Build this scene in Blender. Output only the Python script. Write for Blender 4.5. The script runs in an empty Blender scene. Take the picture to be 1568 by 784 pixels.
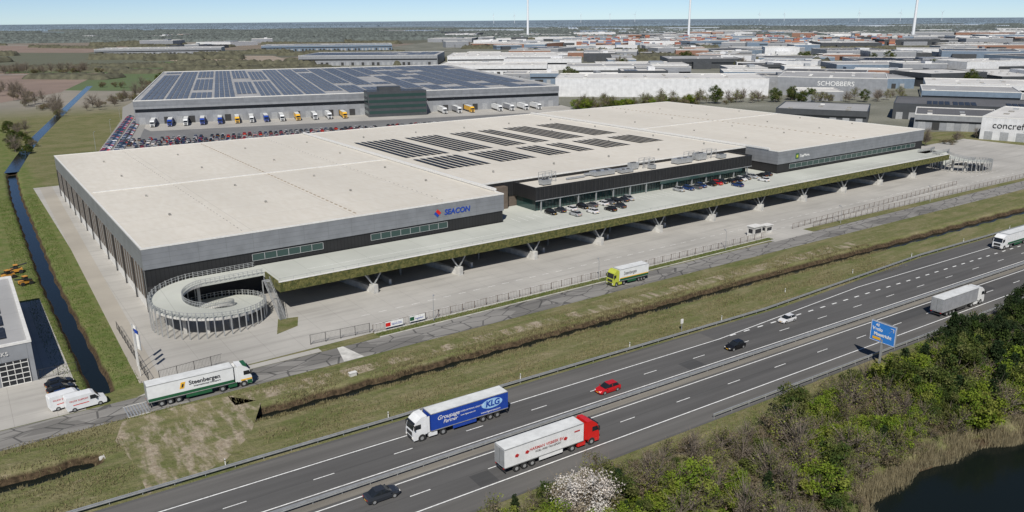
import bpy, math, random
import numpy as np
from mathutils import Vector, Matrix
random.seed(7); rng=np.random.default_rng(7)
S=bpy.context.scene; COL=S.collection
rad=math.radians
# ------------------------------------------------------------ materials
def nodes(name):
    m=bpy.data.materials.new(name); m.use_nodes=True
    nt=m.node_tree; b=nt.nodes["Principled BSDF"]; return m,nt,b
def N(nt,t,**k):
    n=nt.nodes.new(t)
    for a,v in k.items(): setattr(n,a,v)
    return n
def mixc(nt,fac,a,b,mode='MIX'):
    n=N(nt,'ShaderNodeMix',data_type='RGBA',blend_type=mode)
    for sock,v in ((0,fac),(6,a),(7,b)):
        if isinstance(v,bpy.types.NodeSocket): nt.links.new(v,n.inputs[sock])
        elif sock==0: n.inputs[0].default_value=v
        else: n.inputs[sock].default_value=(*v[:3],1)
    return n.outputs[2]
def coord(nt,scale=(1,1,1),rot=(0,0,0)):
    tc=N(nt,'ShaderNodeTexCoord'); mp=N(nt,'ShaderNodeMapping')
    mp.inputs['Scale'].default_value=scale; mp.inputs['Rotation'].default_value=rot
    nt.links.new(tc.outputs['Object'],mp.inputs[0]); return mp.outputs[0]
def noise(nt,sc,scale=(1,1,1),detail=4,rough=.55,lo=.35,hi=.65):
    n=N(nt,'ShaderNodeTexNoise'); n.inputs['Scale'].default_value=sc; n.inputs['Detail'].default_value=detail
    n.inputs['Roughness'].default_value=rough
    nt.links.new(coord(nt,scale),n.inputs['Vector'])
    r=N(nt,'ShaderNodeMapRange'); r.inputs[1].default_value=lo; r.inputs[2].default_value=hi
    nt.links.new(n.outputs[0],r.inputs[0]); return r.outputs[0]
def math_(nt,op,a,b=0):
    n=N(nt,'ShaderNodeMath',operation=op)
    for i,v in enumerate((a,b)):
        if isinstance(v,bpy.types.NodeSocket): nt.links.new(v,n.inputs[i])
        else: n.inputs[i].default_value=v
    return n.outputs[0]
def mrange(nt,v,a,b,c=0,d=1):
    r=N(nt,'ShaderNodeMapRange'); nt.links.new(v,r.inputs[0])
    for i,q in enumerate((a,b,c,d)): r.inputs[i+1].default_value=q
    return r.outputs[0]
def bump(nt,b,h,st=.3,d=.05):
    n=N(nt,'ShaderNodeBump'); n.inputs['Strength'].default_value=st; n.inputs['Distance'].default_value=d
    nt.links.new(h,n.inputs['Height']); nt.links.new(n.outputs[0],b.inputs['Normal'])
def joints(nt,px,py,w=.06,off=(0,0)):
    tc=N(nt,'ShaderNodeTexCoord'); sp=N(nt,'ShaderNodeSeparateXYZ'); nt.links.new(tc.outputs['Object'],sp.inputs[0])
    out=None
    for ax,p in ((0,px),(1,py)):
        if not p: continue
        a=math_(nt,'ADD',sp.outputs[ax],off[ax]); a=math_(nt,'DIVIDE',a,p); a=math_(nt,'FRACT',a)
        a=math_(nt,'LESS_THAN',a,w/p)
        out=a if out is None else math_(nt,'MAXIMUM',out,a)
    return out
def M(name,c,rough=.6,metal=0,var=.12,sc=1.5,b=0,spec=.5,scale=(1,1,1)):
    m,nt,p=nodes(name); p.inputs['Roughness'].default_value=rough; p.inputs['Metallic'].default_value=metal
    p.inputs['Specular IOR Level'].default_value=spec
    f=noise(nt,sc,scale)
    lo=[x*(1-var) for x in c]; hi=[min(1,x*(1+var)) for x in c]
    nt.links.new(mixc(nt,f,lo,hi),p.inputs['Base Color'])
    if b: bump(nt,p,noise(nt,sc*6),b,.05)
    return m
def near_grass(nt):
    f1=noise(nt,.09,lo=.38,hi=.62,detail=6); f2=noise(nt,.9,detail=7,rough=.65,lo=.35,hi=.65); f3=noise(nt,5,detail=3)
    f4=noise(nt,.22,(.3,1.8,1),detail=6,rough=.65,lo=.44,hi=.6)
    near=mixc(nt,f1,(.115,.125,.042),(.215,.19,.105))
    near=mixc(nt,math_(nt,'MULTIPLY',f2,.6),near,(.27,.225,.145))
    near=mixc(nt,math_(nt,'MULTIPLY',f4,.55),near,(.085,.115,.03))
    near=mixc(nt,math_(nt,'MULTIPLY',f3,.45),near,(.07,.09,.025))
    near=mixc(nt,math_(nt,'MULTIPLY',noise(nt,.45,(.6,1.3,1),detail=7,rough=.7,lo=.58,hi=.68),.6),near,(.29,.245,.17))
    return near,f2
def ground_mat():
    m,nt,p=nodes("meadow_and_fields"); p.inputs['Roughness'].default_value=.95; p.inputs['Specular IOR Level'].default_value=.1
    near,f2=near_grass(nt)
    tc=N(nt,'ShaderNodeTexCoord'); sp=N(nt,'ShaderNodeSeparateXYZ'); nt.links.new(tc.outputs['Object'],sp.inputs[0])
    lush=math_(nt,'MULTIPLY',mrange(nt,sp.outputs[0],22,26,1,0),mrange(nt,sp.outputs[1],132,140))
    lg=mixc(nt,noise(nt,.3,detail=7,rough=.65),(.085,.135,.028),(.20,.19,.085)); lg=mixc(nt,math_(nt,'MULTIPLY',noise(nt,4),.4),lg,(.055,.085,.02))
    near=mixc(nt,math_(nt,'MULTIPLY',lush,.85),near,lg)
    soil=mrange(nt,sp.outputs[2],-.25,-.7)
    near=mixc(nt,soil,near,mixc(nt,noise(nt,1.5),(.035,.026,.016),(.095,.068,.042)))
    vor=N(nt,'ShaderNodeTexVoronoi'); vor.inputs['Scale'].default_value=.0036; vor.inputs['Randomness'].default_value=.8
    nt.links.new(coord(nt,(1,.55,1),(0,0,.5)),vor.inputs['Vector'])
    r=N(nt,'ShaderNodeValToRGB'); nt.links.new(vor.outputs['Color'],r.inputs[0]); e=r.color_ramp; e.interpolation='CONSTANT'
    cs=[(.13,.135,.10),(.22,.18,.145),(.11,.15,.07),(.27,.245,.21),(.12,.12,.095),(.21,.175,.15)]
    e.elements[0].color=(*cs[0],1); e.elements[1].position=.2; e.elements[1].color=(*cs[1],1)
    for i,c in enumerate(cs[2:]): q=e.elements.new(.35+.13*i); q.color=(*c,1)
    fld=mixc(nt,math_(nt,'MULTIPLY',noise(nt,.02),.35),r.outputs[0],(.10,.11,.085))
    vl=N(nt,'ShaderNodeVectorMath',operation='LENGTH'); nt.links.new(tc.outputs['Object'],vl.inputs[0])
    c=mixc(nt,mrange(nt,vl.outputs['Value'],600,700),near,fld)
    c=mixc(nt,mrange(nt,vl.outputs['Value'],2200,9000),c,(.17,.22,.275))  # aerial haze painted into the base colour, growing with distance from the origin
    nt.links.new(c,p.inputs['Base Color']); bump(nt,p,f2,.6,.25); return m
def dirt_mat():
    m,nt,p=nodes("bare_dirt"); p.inputs['Roughness'].default_value=.95; p.inputs['Specular IOR Level'].default_value=.1
    near,f2=near_grass(nt)
    tr=noise(nt,.3,(1.6,.5,1),detail=8,rough=.65,lo=.46,hi=.58)
    d=mixc(nt,noise(nt,1.2,detail=5),(.23,.19,.135),(.36,.31,.24))
    nt.links.new(mixc(nt,tr,near,d),p.inputs['Base Color']); bump(nt,p,f2,.6,.2); return m
def road_mat(name,base,streak=True,patch=False,dark=.75):
    m,nt,p=nodes(name); p.inputs['Roughness'].default_value=.85; p.inputs['Specular IOR Level'].default_value=.3
    f=noise(nt,.5,(.06,1.2,1) if streak else (1,1,1),detail=5,lo=.3,hi=.7)
    c=mixc(nt,f,[x*dark for x in base],[x*1.18 for x in base])
    c=mixc(nt,math_(nt,'MULTIPLY',noise(nt,14,detail=2),.2),c,[x*.5 for x in base])
    c=mixc(nt,math_(nt,'MULTIPLY',noise(nt,.03,(1,3,1),detail=3),.25),c,[x*1.35 for x in base])
    if patch:
        v=N(nt,'ShaderNodeTexVoronoi',feature='F1'); v.inputs['Scale'].default_value=.35
        nt.links.new(coord(nt,(.35,1,1)),v.inputs['Vector'])
        sp=N(nt,'ShaderNodeSeparateColor'); nt.links.new(v.outputs['Color'],sp.inputs[0])
        g=math_(nt,'GREATER_THAN',sp.outputs[0],.72)
        c=mixc(nt,math_(nt,'MULTIPLY',g,.5),c,[x*.4 for x in base])
        v2=N(nt,'ShaderNodeTexVoronoi',feature='DISTANCE_TO_EDGE'); v2.inputs['Scale'].default_value=.4
        nt.links.new(coord(nt,(.5,1,1)),v2.inputs['Vector'])
        g=math_(nt,'LESS_THAN',v2.outputs['Distance'],.03)
        c=mixc(nt,math_(nt,'MULTIPLY',g,.65),c,(.03,.03,.03))
    nt.links.new(c,p.inputs['Base Color']); return m
def slab_mat(name,base,px,py,w=.12,jd=.55,var=.2,big=.05,off=(0,0),tint=None,streak=(1,1,1),ts=.3,tyre=0):
    m,nt,p=nodes(name); p.inputs['Roughness'].default_value=.8; p.inputs['Specular IOR Level'].default_value=.3
    f=noise(nt,big,streak,detail=6,lo=.3,hi=.7); g=noise(nt,.8,streak,detail=6,lo=.3,hi=.75)
    c=mixc(nt,f,[x*(1-var) for x in base],[x*(1+var*.5) for x in base])
    c=mixc(nt,math_(nt,'MULTIPLY',g,ts),c,tint or [x*.72 for x in base])
    if tyre: c=mixc(nt,math_(nt,'MULTIPLY',noise(nt,.35,(.12,1.3,1),detail=5,lo=.5,hi=.7),tyre),c,[x*.5 for x in base])
    if px or py: c=mixc(nt,math_(nt,'MULTIPLY',joints(nt,px,py,w,off),jd),c,[x*.35 for x in base])
    nt.links.new(c,p.inputs['Base Color']); return m
m_ground=ground_mat()
m_hw=road_mat("motorway_asphalt",(.094,.092,.090)); m_old=road_mat("old_asphalt",(.225,.217,.203),patch=True)
m_apron=slab_mat("apron_concrete",(.41,.395,.365),6,6,.1,.3,tyre=.35)
m_roof=slab_mat("roof_membrane",(.60,.57,.51),25.0,12.2,.2,.25,var=.12,big=.03,off=(-2,3),tint=(.47,.425,.35),streak=(1,.3,1),ts=.45)
m_deck=slab_mat("deck_concrete",(.48,.49,.45),7.5,0,.14,.3,tint=(.36,.385,.33),ts=.4)
m_path=slab_mat("gravel_path",(.38,.35,.30),0,0)
m_dirt=dirt_mat()
m_white=M("white_paint",(.72,.72,.7),.6,var=.2,sc=3)
m_cap=M("white_coping",(.64,.63,.6),.5,var=.08)
def clad(name,base,pz,px,w=.05,rough=.45,metal=.3,jd=.5):
    m,nt,p=nodes(name); p.inputs['Roughness'].default_value=rough; p.inputs['Metallic'].default_value=metal
    tc=N(nt,'ShaderNodeTexCoord'); sp=N(nt,'ShaderNodeSeparateXYZ'); nt.links.new(tc.outputs['Object'],sp.inputs[0])
    o=None
    for sock,per in ((sp.outputs[2],pz),(math_(nt,'ADD',sp.outputs[0],sp.outputs[1]),px)):
        if not per: continue
        a=math_(nt,'LESS_THAN',math_(nt,'FRACT',math_(nt,'DIVIDE',sock,per)),w/per)
        o=a if o is None else math_(nt,'MAXIMUM',o,a)
    c=mixc(nt,noise(nt,.3),[x*.9 for x in base],[x*1.1 for x in base])
    c=mixc(nt,math_(nt,'MULTIPLY',o,jd),c,[x*.3 for x in base]); nt.links.new(c,p.inputs['Base Color']); return m
m_silver=clad("silver_cladding",(.23,.24,.255),1.15,6,.08,.45,.25,.35)
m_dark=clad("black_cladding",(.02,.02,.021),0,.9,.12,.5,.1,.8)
m_glass,_,g_=nodes("window_glass"); g_.inputs['Base Color'].default_value=(.03,.06,.055,1); g_.inputs['Roughness'].default_value=.08
m_carglass=M("car_glass",(.015,.018,.022),.08,0,.1)
m_conc=M("concrete",(.48,.47,.44),.85,var=.2,sc=.6)
m_concd=M("concrete_weathered",(.27,.26,.24),.9,var=.25,sc=.8)
m_vent=M("roof_vent_strip",(.33,.28,.22),.8)
m_dockw=M("dock_wall_shade",(.025,.025,.026),.8)  # shade under the deck painted into the wall colour
m_steel=M("galvanised_steel",(.42,.43,.43),.45,.5,.1)
m_steeld=M("dark_steel",(.05,.05,.05),.5,.3,.1)
m_rubber=M("tyre_rubber",(.02,.02,.02),.85,var=.1)
def solar_mat(name,base,px,py,rough=.25,jd=.5):
    m,nt,p=nodes(name); p.inputs['Roughness'].default_value=rough
    c=mixc(nt,noise(nt,.3),[x*.8 for x in base],[x*1.2 for x in base])
    c=mixc(nt,math_(nt,'MULTIPLY',joints(nt,px,py,.08),jd),c,(.2,.21,.22)); nt.links.new(c,p.inputs['Base Color']); return m
m_solar=solar_mat("solar_panel",(.016,.018,.024),0,1.7,.5,.3)
m_solar2=solar_mat("solar_panel_blue",(.10,.112,.135),1.2,2.2,.4)
m_brown=M("brown_cladding",(.12,.095,.075),.7)
m_dock=M("dock_door",(.30,.31,.32),.6); m_dockd=M("dock_door_darkened",(.07,.07,.075),.6)
m_red=M("red_paint",(.55,.015,.012),.3,var=.04); m_blue=M("blue_paint",(.012,.05,.30),.35,var=.05)
m_lblue=M("light_blue",(.03,.20,.58),.4,var=.05)
m_yellow=M("yellow_paint",(.75,.42,.03),.4,var=.05); m_green=M("green_paint",(.015,.09,.04),.4,var=.08)
m_lime=M("lime_paint",(.42,.46,.06),.4,var=.05)
m_orange=M("orange_paint",(.5,.24,.04),.5,var=.1)
m_tarpw=M("trailer_white",(.68,.69,.69),.4,var=.06,sc=.7); m_tarpg=M("trailer_grey",(.28,.29,.31),.5,var=.1,sc=.7)
m_trroof=M("trailer_roof",(.6,.61,.6),.5,var=.1,sc=.6)
m_lamp=M("lamp_lens",(.75,.72,.65),.2,var=.05); m_rlamp=M("tail_lens",(.4,.01,.01),.3,var=.05)
def water_mat():
    m,nt,p=nodes("dark_water"); p.inputs['Base Color'].default_value=(.006,.009,.008,1); p.inputs['Roughness'].default_value=.15
    p.inputs['IOR'].default_value=1.33; p.inputs['Specular IOR Level'].default_value=.35
    bump(nt,p,noise(nt,2.5,detail=3),.08,.03); return m
m_water=water_mat()
def moss():
    m,nt,p=nodes("green_facade_mesh"); p.inputs['Roughness'].default_value=.9
    c=mixc(nt,noise(nt,1.2,(1,1,1),detail=5,lo=.4,hi=.6),(.085,.10,.02),(.24,.22,.065))
    c=mixc(nt,math_(nt,'MULTIPLY',noise(nt,5),.5),c,(.035,.045,.012)); nt.links.new(c,p.inputs['Base Color']); bump(nt,p,noise(nt,4),1,.3); return m
m_moss=moss()
def leafmat(name,c,tr=.35,rv=.4):
    m=bpy.data.materials.new(name); m.use_nodes=True; nt=m.node_tree; nt.nodes.clear()
    o=N(nt,'ShaderNodeOutputMaterial'); d=N(nt,'ShaderNodeBsdfDiffuse'); t=N(nt,'ShaderNodeBsdfTranslucent'); mx=N(nt,'ShaderNodeMixShader')
    oi=N(nt,'ShaderNodeObjectInfo')
    f=noise(nt,1.3,detail=3,lo=.3,hi=.7)
    cc=mixc(nt,f,[x*.65 for x in c],[x*1.35 for x in c])
    cc=mixc(nt,math_(nt,'MULTIPLY',oi.outputs['Random'],rv),cc,[c[0]*.9,c[1]*.7,c[2]*.8])
    nt.links.new(cc,d.inputs[0]); nt.links.new(cc,t.inputs[0]); mx.inputs[0].default_value=tr
    nt.links.new(d.outputs[0],mx.inputs[1]); nt.links.new(t.outputs[0],mx.inputs[2]); nt.links.new(mx.outputs[0],o.inputs[0]); return m
m_bark=M("bark",(.15,.125,.10),.9,var=.3,sc=4)
# ------------------------------------------------------------ mesh builder
class MB:
    def __init__(s): s.v=[];s.f=[];s.m=[];s.mats=[]
    def mi(s,m):
        if m not in s.mats: s.mats.append(m)
        return s.mats.index(m)
    def face(s,pts,m):
        n=len(s.v); s.v+= [tuple(p) for p in pts]; s.f.append(tuple(range(n,n+len(pts)))); s.m.append(s.mi(m))
    def box(s,x0,x1,y0,y1,z0,z1,m,T=None,faces="all"):
        n=len(s.v); P=[(x0,y0,z0),(x1,y0,z0),(x1,y1,z0),(x0,y1,z0),(x0,y0,z1),(x1,y0,z1),(x1,y1,z1),(x0,y1,z1)]
        if T: P=[tuple(T@Vector(p)) for p in P]
        s.v+=P
        for q in ((0,3,2,1),(4,5,6,7),(0,1,5,4),(1,2,6,5),(2,3,7,6),(3,0,4,7)):
            s.f.append(tuple(n+i for i in q)); s.m.append(s.mi(m))
    def beam(s,a,b,w,m,h=None):
        a=Vector(a);b=Vector(b);d=b-a;L=d.length
        if L<1e-5:return
        q=d.to_track_quat('X','Z').to_matrix().to_4x4(); T=Matrix.Translation(a)@q; h=h or w
        s.box(0,L,-w/2,w/2,-h/2,h/2,m,T)
    def prism(s,prof,y0,y1,m):
        n=len(s.v);k=len(prof); mi=s.mi(m)
        s.v+=[(x,y0,z) for x,z in prof]+[(x,y1,z) for x,z in prof]
        s.f.append(tuple(n+i for i in range(k)));s.m.append(mi)
        s.f.append(tuple(n+k+i for i in reversed(range(k))));s.m.append(mi)
        for i in range(k):
            j=(i+1)%k; s.f.append((n+i,n+k+i,n+k+j,n+j)); s.m.append(mi)
    def cyl(s,c,axis,r,h,m,seg=12,r2=None):
        r2=r if r2 is None else r2
        q=Vector(axis).normalized().to_track_quat('Z','Y').to_matrix(); c=Vector(c); n=len(s.v); mi=s.mi(m)
        for rr,z in ((r,0),(r2,h)):
            for i in range(seg):
                a=2*math.pi*i/seg; s.v.append(tuple(c+q@Vector((rr*math.cos(a),rr*math.sin(a),z))))
        for i in range(seg):
            j=(i+1)%seg; s.f.append((n+i,n+j,n+seg+j,n+seg+i)); s.m.append(mi)
        s.f.append(tuple(n+seg-1-i for i in range(seg)));s.m.append(mi); s.f.append(tuple(n+seg+i for i in range(seg)));s.m.append(mi)
    def mesh(s,name):
        me=bpy.data.meshes.new(name); me.from_pydata(s.v,[],s.f)
        for m in s.mats: me.materials.append(m)
        me.polygons.foreach_set("material_index",s.m); me.update(); return me
    def obj(s,name,parent=None,loc=(0,0,0),rz=0):
        return inst(s.mesh(name),name,loc,rz,parent)
def inst(me,name,loc=(0,0,0),rz=0,parent=None,sc=None):
    o=bpy.data.objects.new(name,me); COL.objects.link(o); o.location=loc; o.rotation_euler=(0,0,rz)
    if sc is not None: o.scale=sc if hasattr(sc,'__len__') else (sc,)*3
    if parent: o.parent=parent
    return o
def empty(name,loc=(0,0,0),rz=0): return inst(None,name,loc,rz)
def text(body,name,size,loc,rot,m,parent=None,ext=.01,align='LEFT',shear=0,bold=0):
    c=bpy.data.curves.new(name,'FONT'); c.body=body; c.size=size; c.extrude=ext; c.align_x=align; c.shear=shear; c.offset=bold
    c.materials.append(m); o=bpy.data.objects.new(name,c); COL.objects.link(o); o.location=loc; o.rotation_euler=rot
    if parent: o.parent=parent
    return o
FRONT=(rad(90),0,0)
# ------------------------------------------------------------ ground
def ditch_y(x): return np.interp(x,[-60,29,150,279,500],[118,117.4,115.3,110.7,101])
def ditch_x(y): return np.interp(y,[100,143,214,333,392,490,644,900],[13.4,13.4,12.8,14.5,17,34,66,120])
def shore(x): return np.interp(x,[70,82,90,100,112,120,135,170,220],[15,42,47,48,47,44.5,42,40,30])
def gz(X,Y):
    X=np.asarray(X,dtype=float); Y=np.asarray(Y,dtype=float)
    z=np.zeros(X.shape)
    d=np.abs(Y-ditch_y(X)+.25*np.sin(X*.7)+.2*np.sin(X*1.9)); act=((X<11)|(X>29.5))
    e=np.clip((2.9-d)/1.9,0,1)*np.clip(np.where(X<20,11-X,X-29.5)/3.5,0,1); z=z-1.7*e*e*(3-2*e)*act
    d=np.abs(X-ditch_x(Y)+.2*np.sin(Y*.5)); e=np.clip((2.6-d)/1.8,0,1)*np.clip((Y-139)/2,0,1)*(Y<390); z=z-1.7*e*e*(3-2*e)
    t=Y+.0314*(X-40); und=np.clip((72-t)/8,0,1)
    z=z+und*(.5*np.sin(X*.31+np.sin(Y*.2)*2)+.4*np.sin(Y*.43+X*.11))
    e=np.clip((shore(X)+3-Y)/5,0,1)*(X>60); z=z*(1-e)-2.6*e
    return z
def seq(*parts):
    o=[]
    for a,b,n in parts: o+=list(np.linspace(a,b,n,endpoint=False))
    return o
far=lambda a,b,n:list(np.geomspace(a,b,n))
xs=np.array(sorted([-v for v in far(120,22000,22)]+seq((-100,-20,16),(-20,0,10),(0,30,50),(30,130,90),(130,400,110))+far(400,24000,26)))
ys=np.array(sorted([-v for v in far(200,15000,10)]+seq((-150,30,12),(30,105,90),(105,125,36),(125,145,24),(145,400,60))+far(400,24000,34)))
XX,YY=np.meshgrid(xs,ys); ZZ=gz(XX,YY)
nx,ny=len(xs),len(ys)
V=np.stack([XX.ravel(),YY.ravel(),ZZ.ravel()],1)
idx=np.arange(nx*ny).reshape(ny,nx)
Fq=np.stack([idx[:-1,:-1].ravel(),idx[:-1,1:].ravel(),idx[1:,1:].ravel(),idx[1:,:-1].ravel()],1)
def npmesh(name,V,Fq,mats,mi=None,smooth=False):
    me=bpy.data.meshes.new(name); k=Fq.shape[1]
    me.vertices.add(len(V)); me.vertices.foreach_set("co",V.astype(np.float32).ravel())
    me.loops.add(Fq.size); me.loops.foreach_set("vertex_index",Fq.astype(np.int32).ravel())
    me.polygons.add(len(Fq)); me.polygons.foreach_set("loop_start",np.arange(0,Fq.size,k,dtype=np.int32))
    try: me.polygons.foreach_set("loop_total",np.full(len(Fq),k,dtype=np.int32))
    except Exception: pass
    for m in mats: me.materials.append(m)
    if mi is not None: me.polygons.foreach_set("material_index",mi.astype(np.int32))
    if smooth: me.polygons.foreach_set("use_smooth",np.ones(len(Fq),dtype=bool))
    me.update(calc_edges=True); return me
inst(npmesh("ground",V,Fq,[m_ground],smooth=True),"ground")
def sheet(name,pts,z,m,loc=(0,0,0),rz=0):
    b=MB(); b.face([(x,y,z) for x,y in pts],m); return b.obj(name,loc=loc,rz=rz)
sheet("pond_water",[(60,-60),(400,-60),(400,60),(60,60)],-1.3,m_water)
b=MB(); b.face([(-60,115,-1.35),(12,115,-1.35),(12,121,-1.35),(-60,121,-1.35)],m_water)
for x0,x1 in ((28,150),(150,279),(279,400)):
    y0,y1=ditch_y(x0),ditch_y(x1); b.face([(x0,y0-2.2,-1.35),(x1,y1-2.2,-1.35),(x1,y1+2.2,-1.35),(x0,y0+2.2,-1.35)],m_water)
yy=[139,214,333,392]
for y0,y1 in zip(yy,yy[1:]):
    a,c=ditch_x(y0),ditch_x(y1); w=2.4
    b.face([(a-w,y0,-1.25),(a+w,y0,-1.25),(c+w,y1,-1.25),(c-w,y1,-1.25)],m_water)
yy=[388,430,490,560,644,760,880]
for y0,y1 in zip(yy,yy[1:]):
    a,c=ditch_x(y0),ditch_x(y1); w=2.6
    b.face([(a-w,y0,.02),(a+w,y0,.02),(c+w,y1,.02),(c-w,y1,.02)],m_water)
b.obj("canal_water")
# ------------------------------------------------------------ motorway
ang=rad(-1.8)
def MW(s,t): return (40+(s)*math.cos(ang)-(t-90)*math.sin(ang), 90+s*math.sin(ang)+(t-90)*math.cos(ang))
hw=empty("motorway",(40,90,0),ang)
def mwsheet(nm,pts,z,m):
    b=MB(); b.face([(s,t-90,z) for s,t in pts],m); o=b.obj(nm,parent=hw); return o
mwsheet("carriageway",[(-300,74.8),(900,74.8),(900,106.2),(160,106.2),(100,102),(-300,102)],.03,m_hw)
m_med=road_mat("median_paving",(.20,.185,.16),dark=.6)
mwsheet("median_strip",[(-300,86.7),(900,86.7),(900,89.2),(-300,89.2)],.034,m_med)
b=MB()
def line(s0,s1,t0,t1,w=.16): b.face([(s0,t0-90-w/2,.038),(s1,t1-90-w/2,.038),(s1,t1-90+w/2,.038),(s0,t0-90+w/2,.038)],m_white)
for t in (89.85,86.05,78.9): line(-300,900,t,t,.2)
line(-300,75,97.2,97.2,.2); line(75,125,97.2,101,.2); line(125,900,101,101,.2)
for i in range(-20,75):
    for t,o in ((93.4,2),(82.5,11.2)): line(i*12+o-10,i*12+o-7,t,t,.16)
for i in range(0,90): line(78+i*4,79.6+i*4,97.2,97.2,.32)
b.obj("lane_markings",parent=hw)
m_patch=road_mat("asphalt_repair",(.066,.066,.066)); m_should=road_mat("shoulder_asphalt",(.118,.114,.108))
b=MB()
for s0,s1,t0,t1 in ((-300,900,93.48,93.54),(-300,900,82.6,82.66),(60,64,90.2,93.2),(110,150,82.9,85.8),(10,13,79.2,82.3)):
    b.face([(s0,t0-90,.034),(s1,t0-90,.034),(s1,t1-90,.034),(s0,t1-90,.034)],m_patch)
for s0,s1,t0,t1 in ((-300,74,97.5,101.4),(-300,900,75.2,78.6)):
    b.face([(s0,t0-90,.034),(s1,t0-90,.034),(s1,t1-90,.034),(s0,t1-90,.034)],m_should)
b.obj("asphalt_repairs",parent=hw)
def guardrail(name,s0,s1,t,sp=4,sides=(-1,)):
    b=MB()
    for sd in sides:
        for z in (.52,.64,.76):
            w=.045 if z==.64 else .085
            b.box(s0,s1,t-90+sd*.12-w,t-90+sd*.12+w,z-.075,z+.055,m_steel)
    n=int((s1-s0)/sp)
    for i in range(n+1): x=s0+i*sp; b.box(x-.05,x+.05,t-90-.06,t-90+.06,0,.75,m_steel)
    return b.obj(name,loc=(40,90,0),rz=ang)
guardrail("guardrail",-120,95,102.6)
def rail_world(name,a,c):
    L=math.dist(a,c); q=MB()
    for z in (.52,.64,.76):
        w=.045 if z==.64 else .085; q.box(0,L,-.1-w,-.1+w,z-.075,z+.055,m_steel)
    for i in range(int(L/4)+1): q.box(i*4-.05,i*4+.05,-.06,.06,0,.75,m_steel)
    return q.obj(name,loc=(a[0],a[1],0),rz=math.atan2(c[1]-a[1],c[0]-a[0]))
rail_world("guardrail",MW(95,102.6),MW(160,106.8)); guardrail("guardrail",160,700,106.8)
guardrail("guardrail",50,150,75.2,sides=(1,))
guardrail("guardrail",-150,700,88.0,sp=4,sides=(-1,1))
# ------------------------------------------------------------ roads, aprons
sheet("service_road",[(-200,127.3),(20,127.6),(120,127.6),(340,124.5),(600,118),(600,125),(340,132),(120,134.3),(20,134.5),(-200,134.5)],.02,m_old)
sheet("loading_apron",[(21,136.5),(62,137.5),(185,137.3),(340,134.5),(420,150),(420,200),(337,200),(337,340),(24,345),(21,345)],.016,m_apron)
sheet("gate_driveway",[(17.5,134.6),(50,134.6),(50,136.4),(21,136.45)],.024,m_apron)
sheet("gate_driveway",[(182,133),(200,133),(200,137.3),(182,137.3)],.024,m_apron)
sheet("gravel_path",[(19,140),(22.5,140),(27.2,345),(23,345)],.024,m_path)
sheet("parking_yard",[(-60,134.7),(10,134.7),(9.6,200),(-60,200)],.02,m_apron)
sheet("dirt_crossing",[(13,103.2),(19,103.6),(24,106),(29,111),(34,121),(30,126),(22,127.2),(14,127),(12,121),(13,112)],.006,m_dirt)
sheet("dirt_verge",[(30,122),(44,121.2),(60,121.6),(90,120.3),(120,119.4),(160,118.4),(200,117.2),(200,121),(150,122),(90,123.5),(60,124),(30,126)],.006,m_dirt)
b=MB(); b.face([(53,134.5,.028),(54.2,134.5,.028),(55.5,127.8,.028),(51.5,127.8,.028)],m_conc); b.obj("crossing_slab")
b=MB()
for i in range(8): b.box(15+i*.45,15.2+i*.45,127.6,131.8,.02,.1,m_steel)
b.box(14.9,18.5,127.5,127.6,.02,.12,m_conc); b.box(14.9,18.5,131.8,131.9,.02,.12,m_conc); b.obj("cattle_grid")
b=MB(); b.box(62,184,136.9,137.1,0,.16,m_conc); b.box(62,184,134.5,134.65,0,.14,m_conc); b.obj("kerb")
sheet("grass_strip",[(62,134.7),(184,134.7),(184,136.85),(62,136.85)],.03,m_ground)
sheet("grass_strip",[(200,133.6),(340,131.8),(340,134.2),(200,136.2)],.03,m_ground)
sheet("grass_patch",[(46,148),(51,150),(53,155),(49,156)],.03,m_ground)
b=MB()
for y in (141.5,147.5): 
    for i in range(70): b.box(64+i*4,66+i*4,y,y+.12,.016,.021,m_white)
b.obj("apron_markings")
# ------------------------------------------------------------ main warehouse
X0,X1,XA,XB,YF,YB,HZ=28.0,336,120.5,239,176.5,326,14
W=empty("distribution_warehouse")
b=MB()
b.box(X0,XA,YF,YB,9.4,HZ,m_silver); b.box(XB,X1,YF,YB,9.4,HZ,m_silver)
b.box(XA,XB,191,YB,9.4,HZ-.15,m_dark)
b.obj("upper_walls",W)
b=MB()
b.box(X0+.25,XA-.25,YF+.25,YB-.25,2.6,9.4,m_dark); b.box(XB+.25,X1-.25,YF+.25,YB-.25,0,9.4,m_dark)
b.box(X0+.15,XA-.25,YF+.27,YB-.15,0,2.6,m_cap); b.box(XA-.25,XB+.25,191.2,YB-.3,0,9.4,m_brown)
b.box(XA,XA+10,189,191,6.2,12.8,m_brown)
for i in range(146):
    y=YF+1+i*1.02; b.box(X0-.02,X0+.26,y,y+.14,2.4,9.4,m_brown if i%3 else m_steel)
for i in range(13): b.box(X0-.25,X0,YF+i*12.2,YF+i*12.2+.35,0,9.4,m_steeld)
b.obj("lower_walls",W)
b=MB()
def roof(x0,x1,y0,y1,z,cap=.45,w=.4,m=m_roof):
    b.box(x0+w,x1-w,y0+w,y1-w,z-.3,z+.05,m)
    for a in ((x0-.05,x1+.05,y0-.05,y0+w),(x0-.05,x1+.05,y1-w,y1+.05),(x0-.05,x0+w,y0+w,y1-w),(x1-w,x1+.05,y0+w,y1-w)):
        b.box(a[0],a[1],a[2],a[3],z-.1,z+cap,m_cap)
roof(X0,XA,YF,YB,HZ,.22,.35); roof(XB,X1,YF,YB,HZ,.22,.35); roof(XA+.06,XB-.06,191,YB,HZ-.15,.3)
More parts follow.
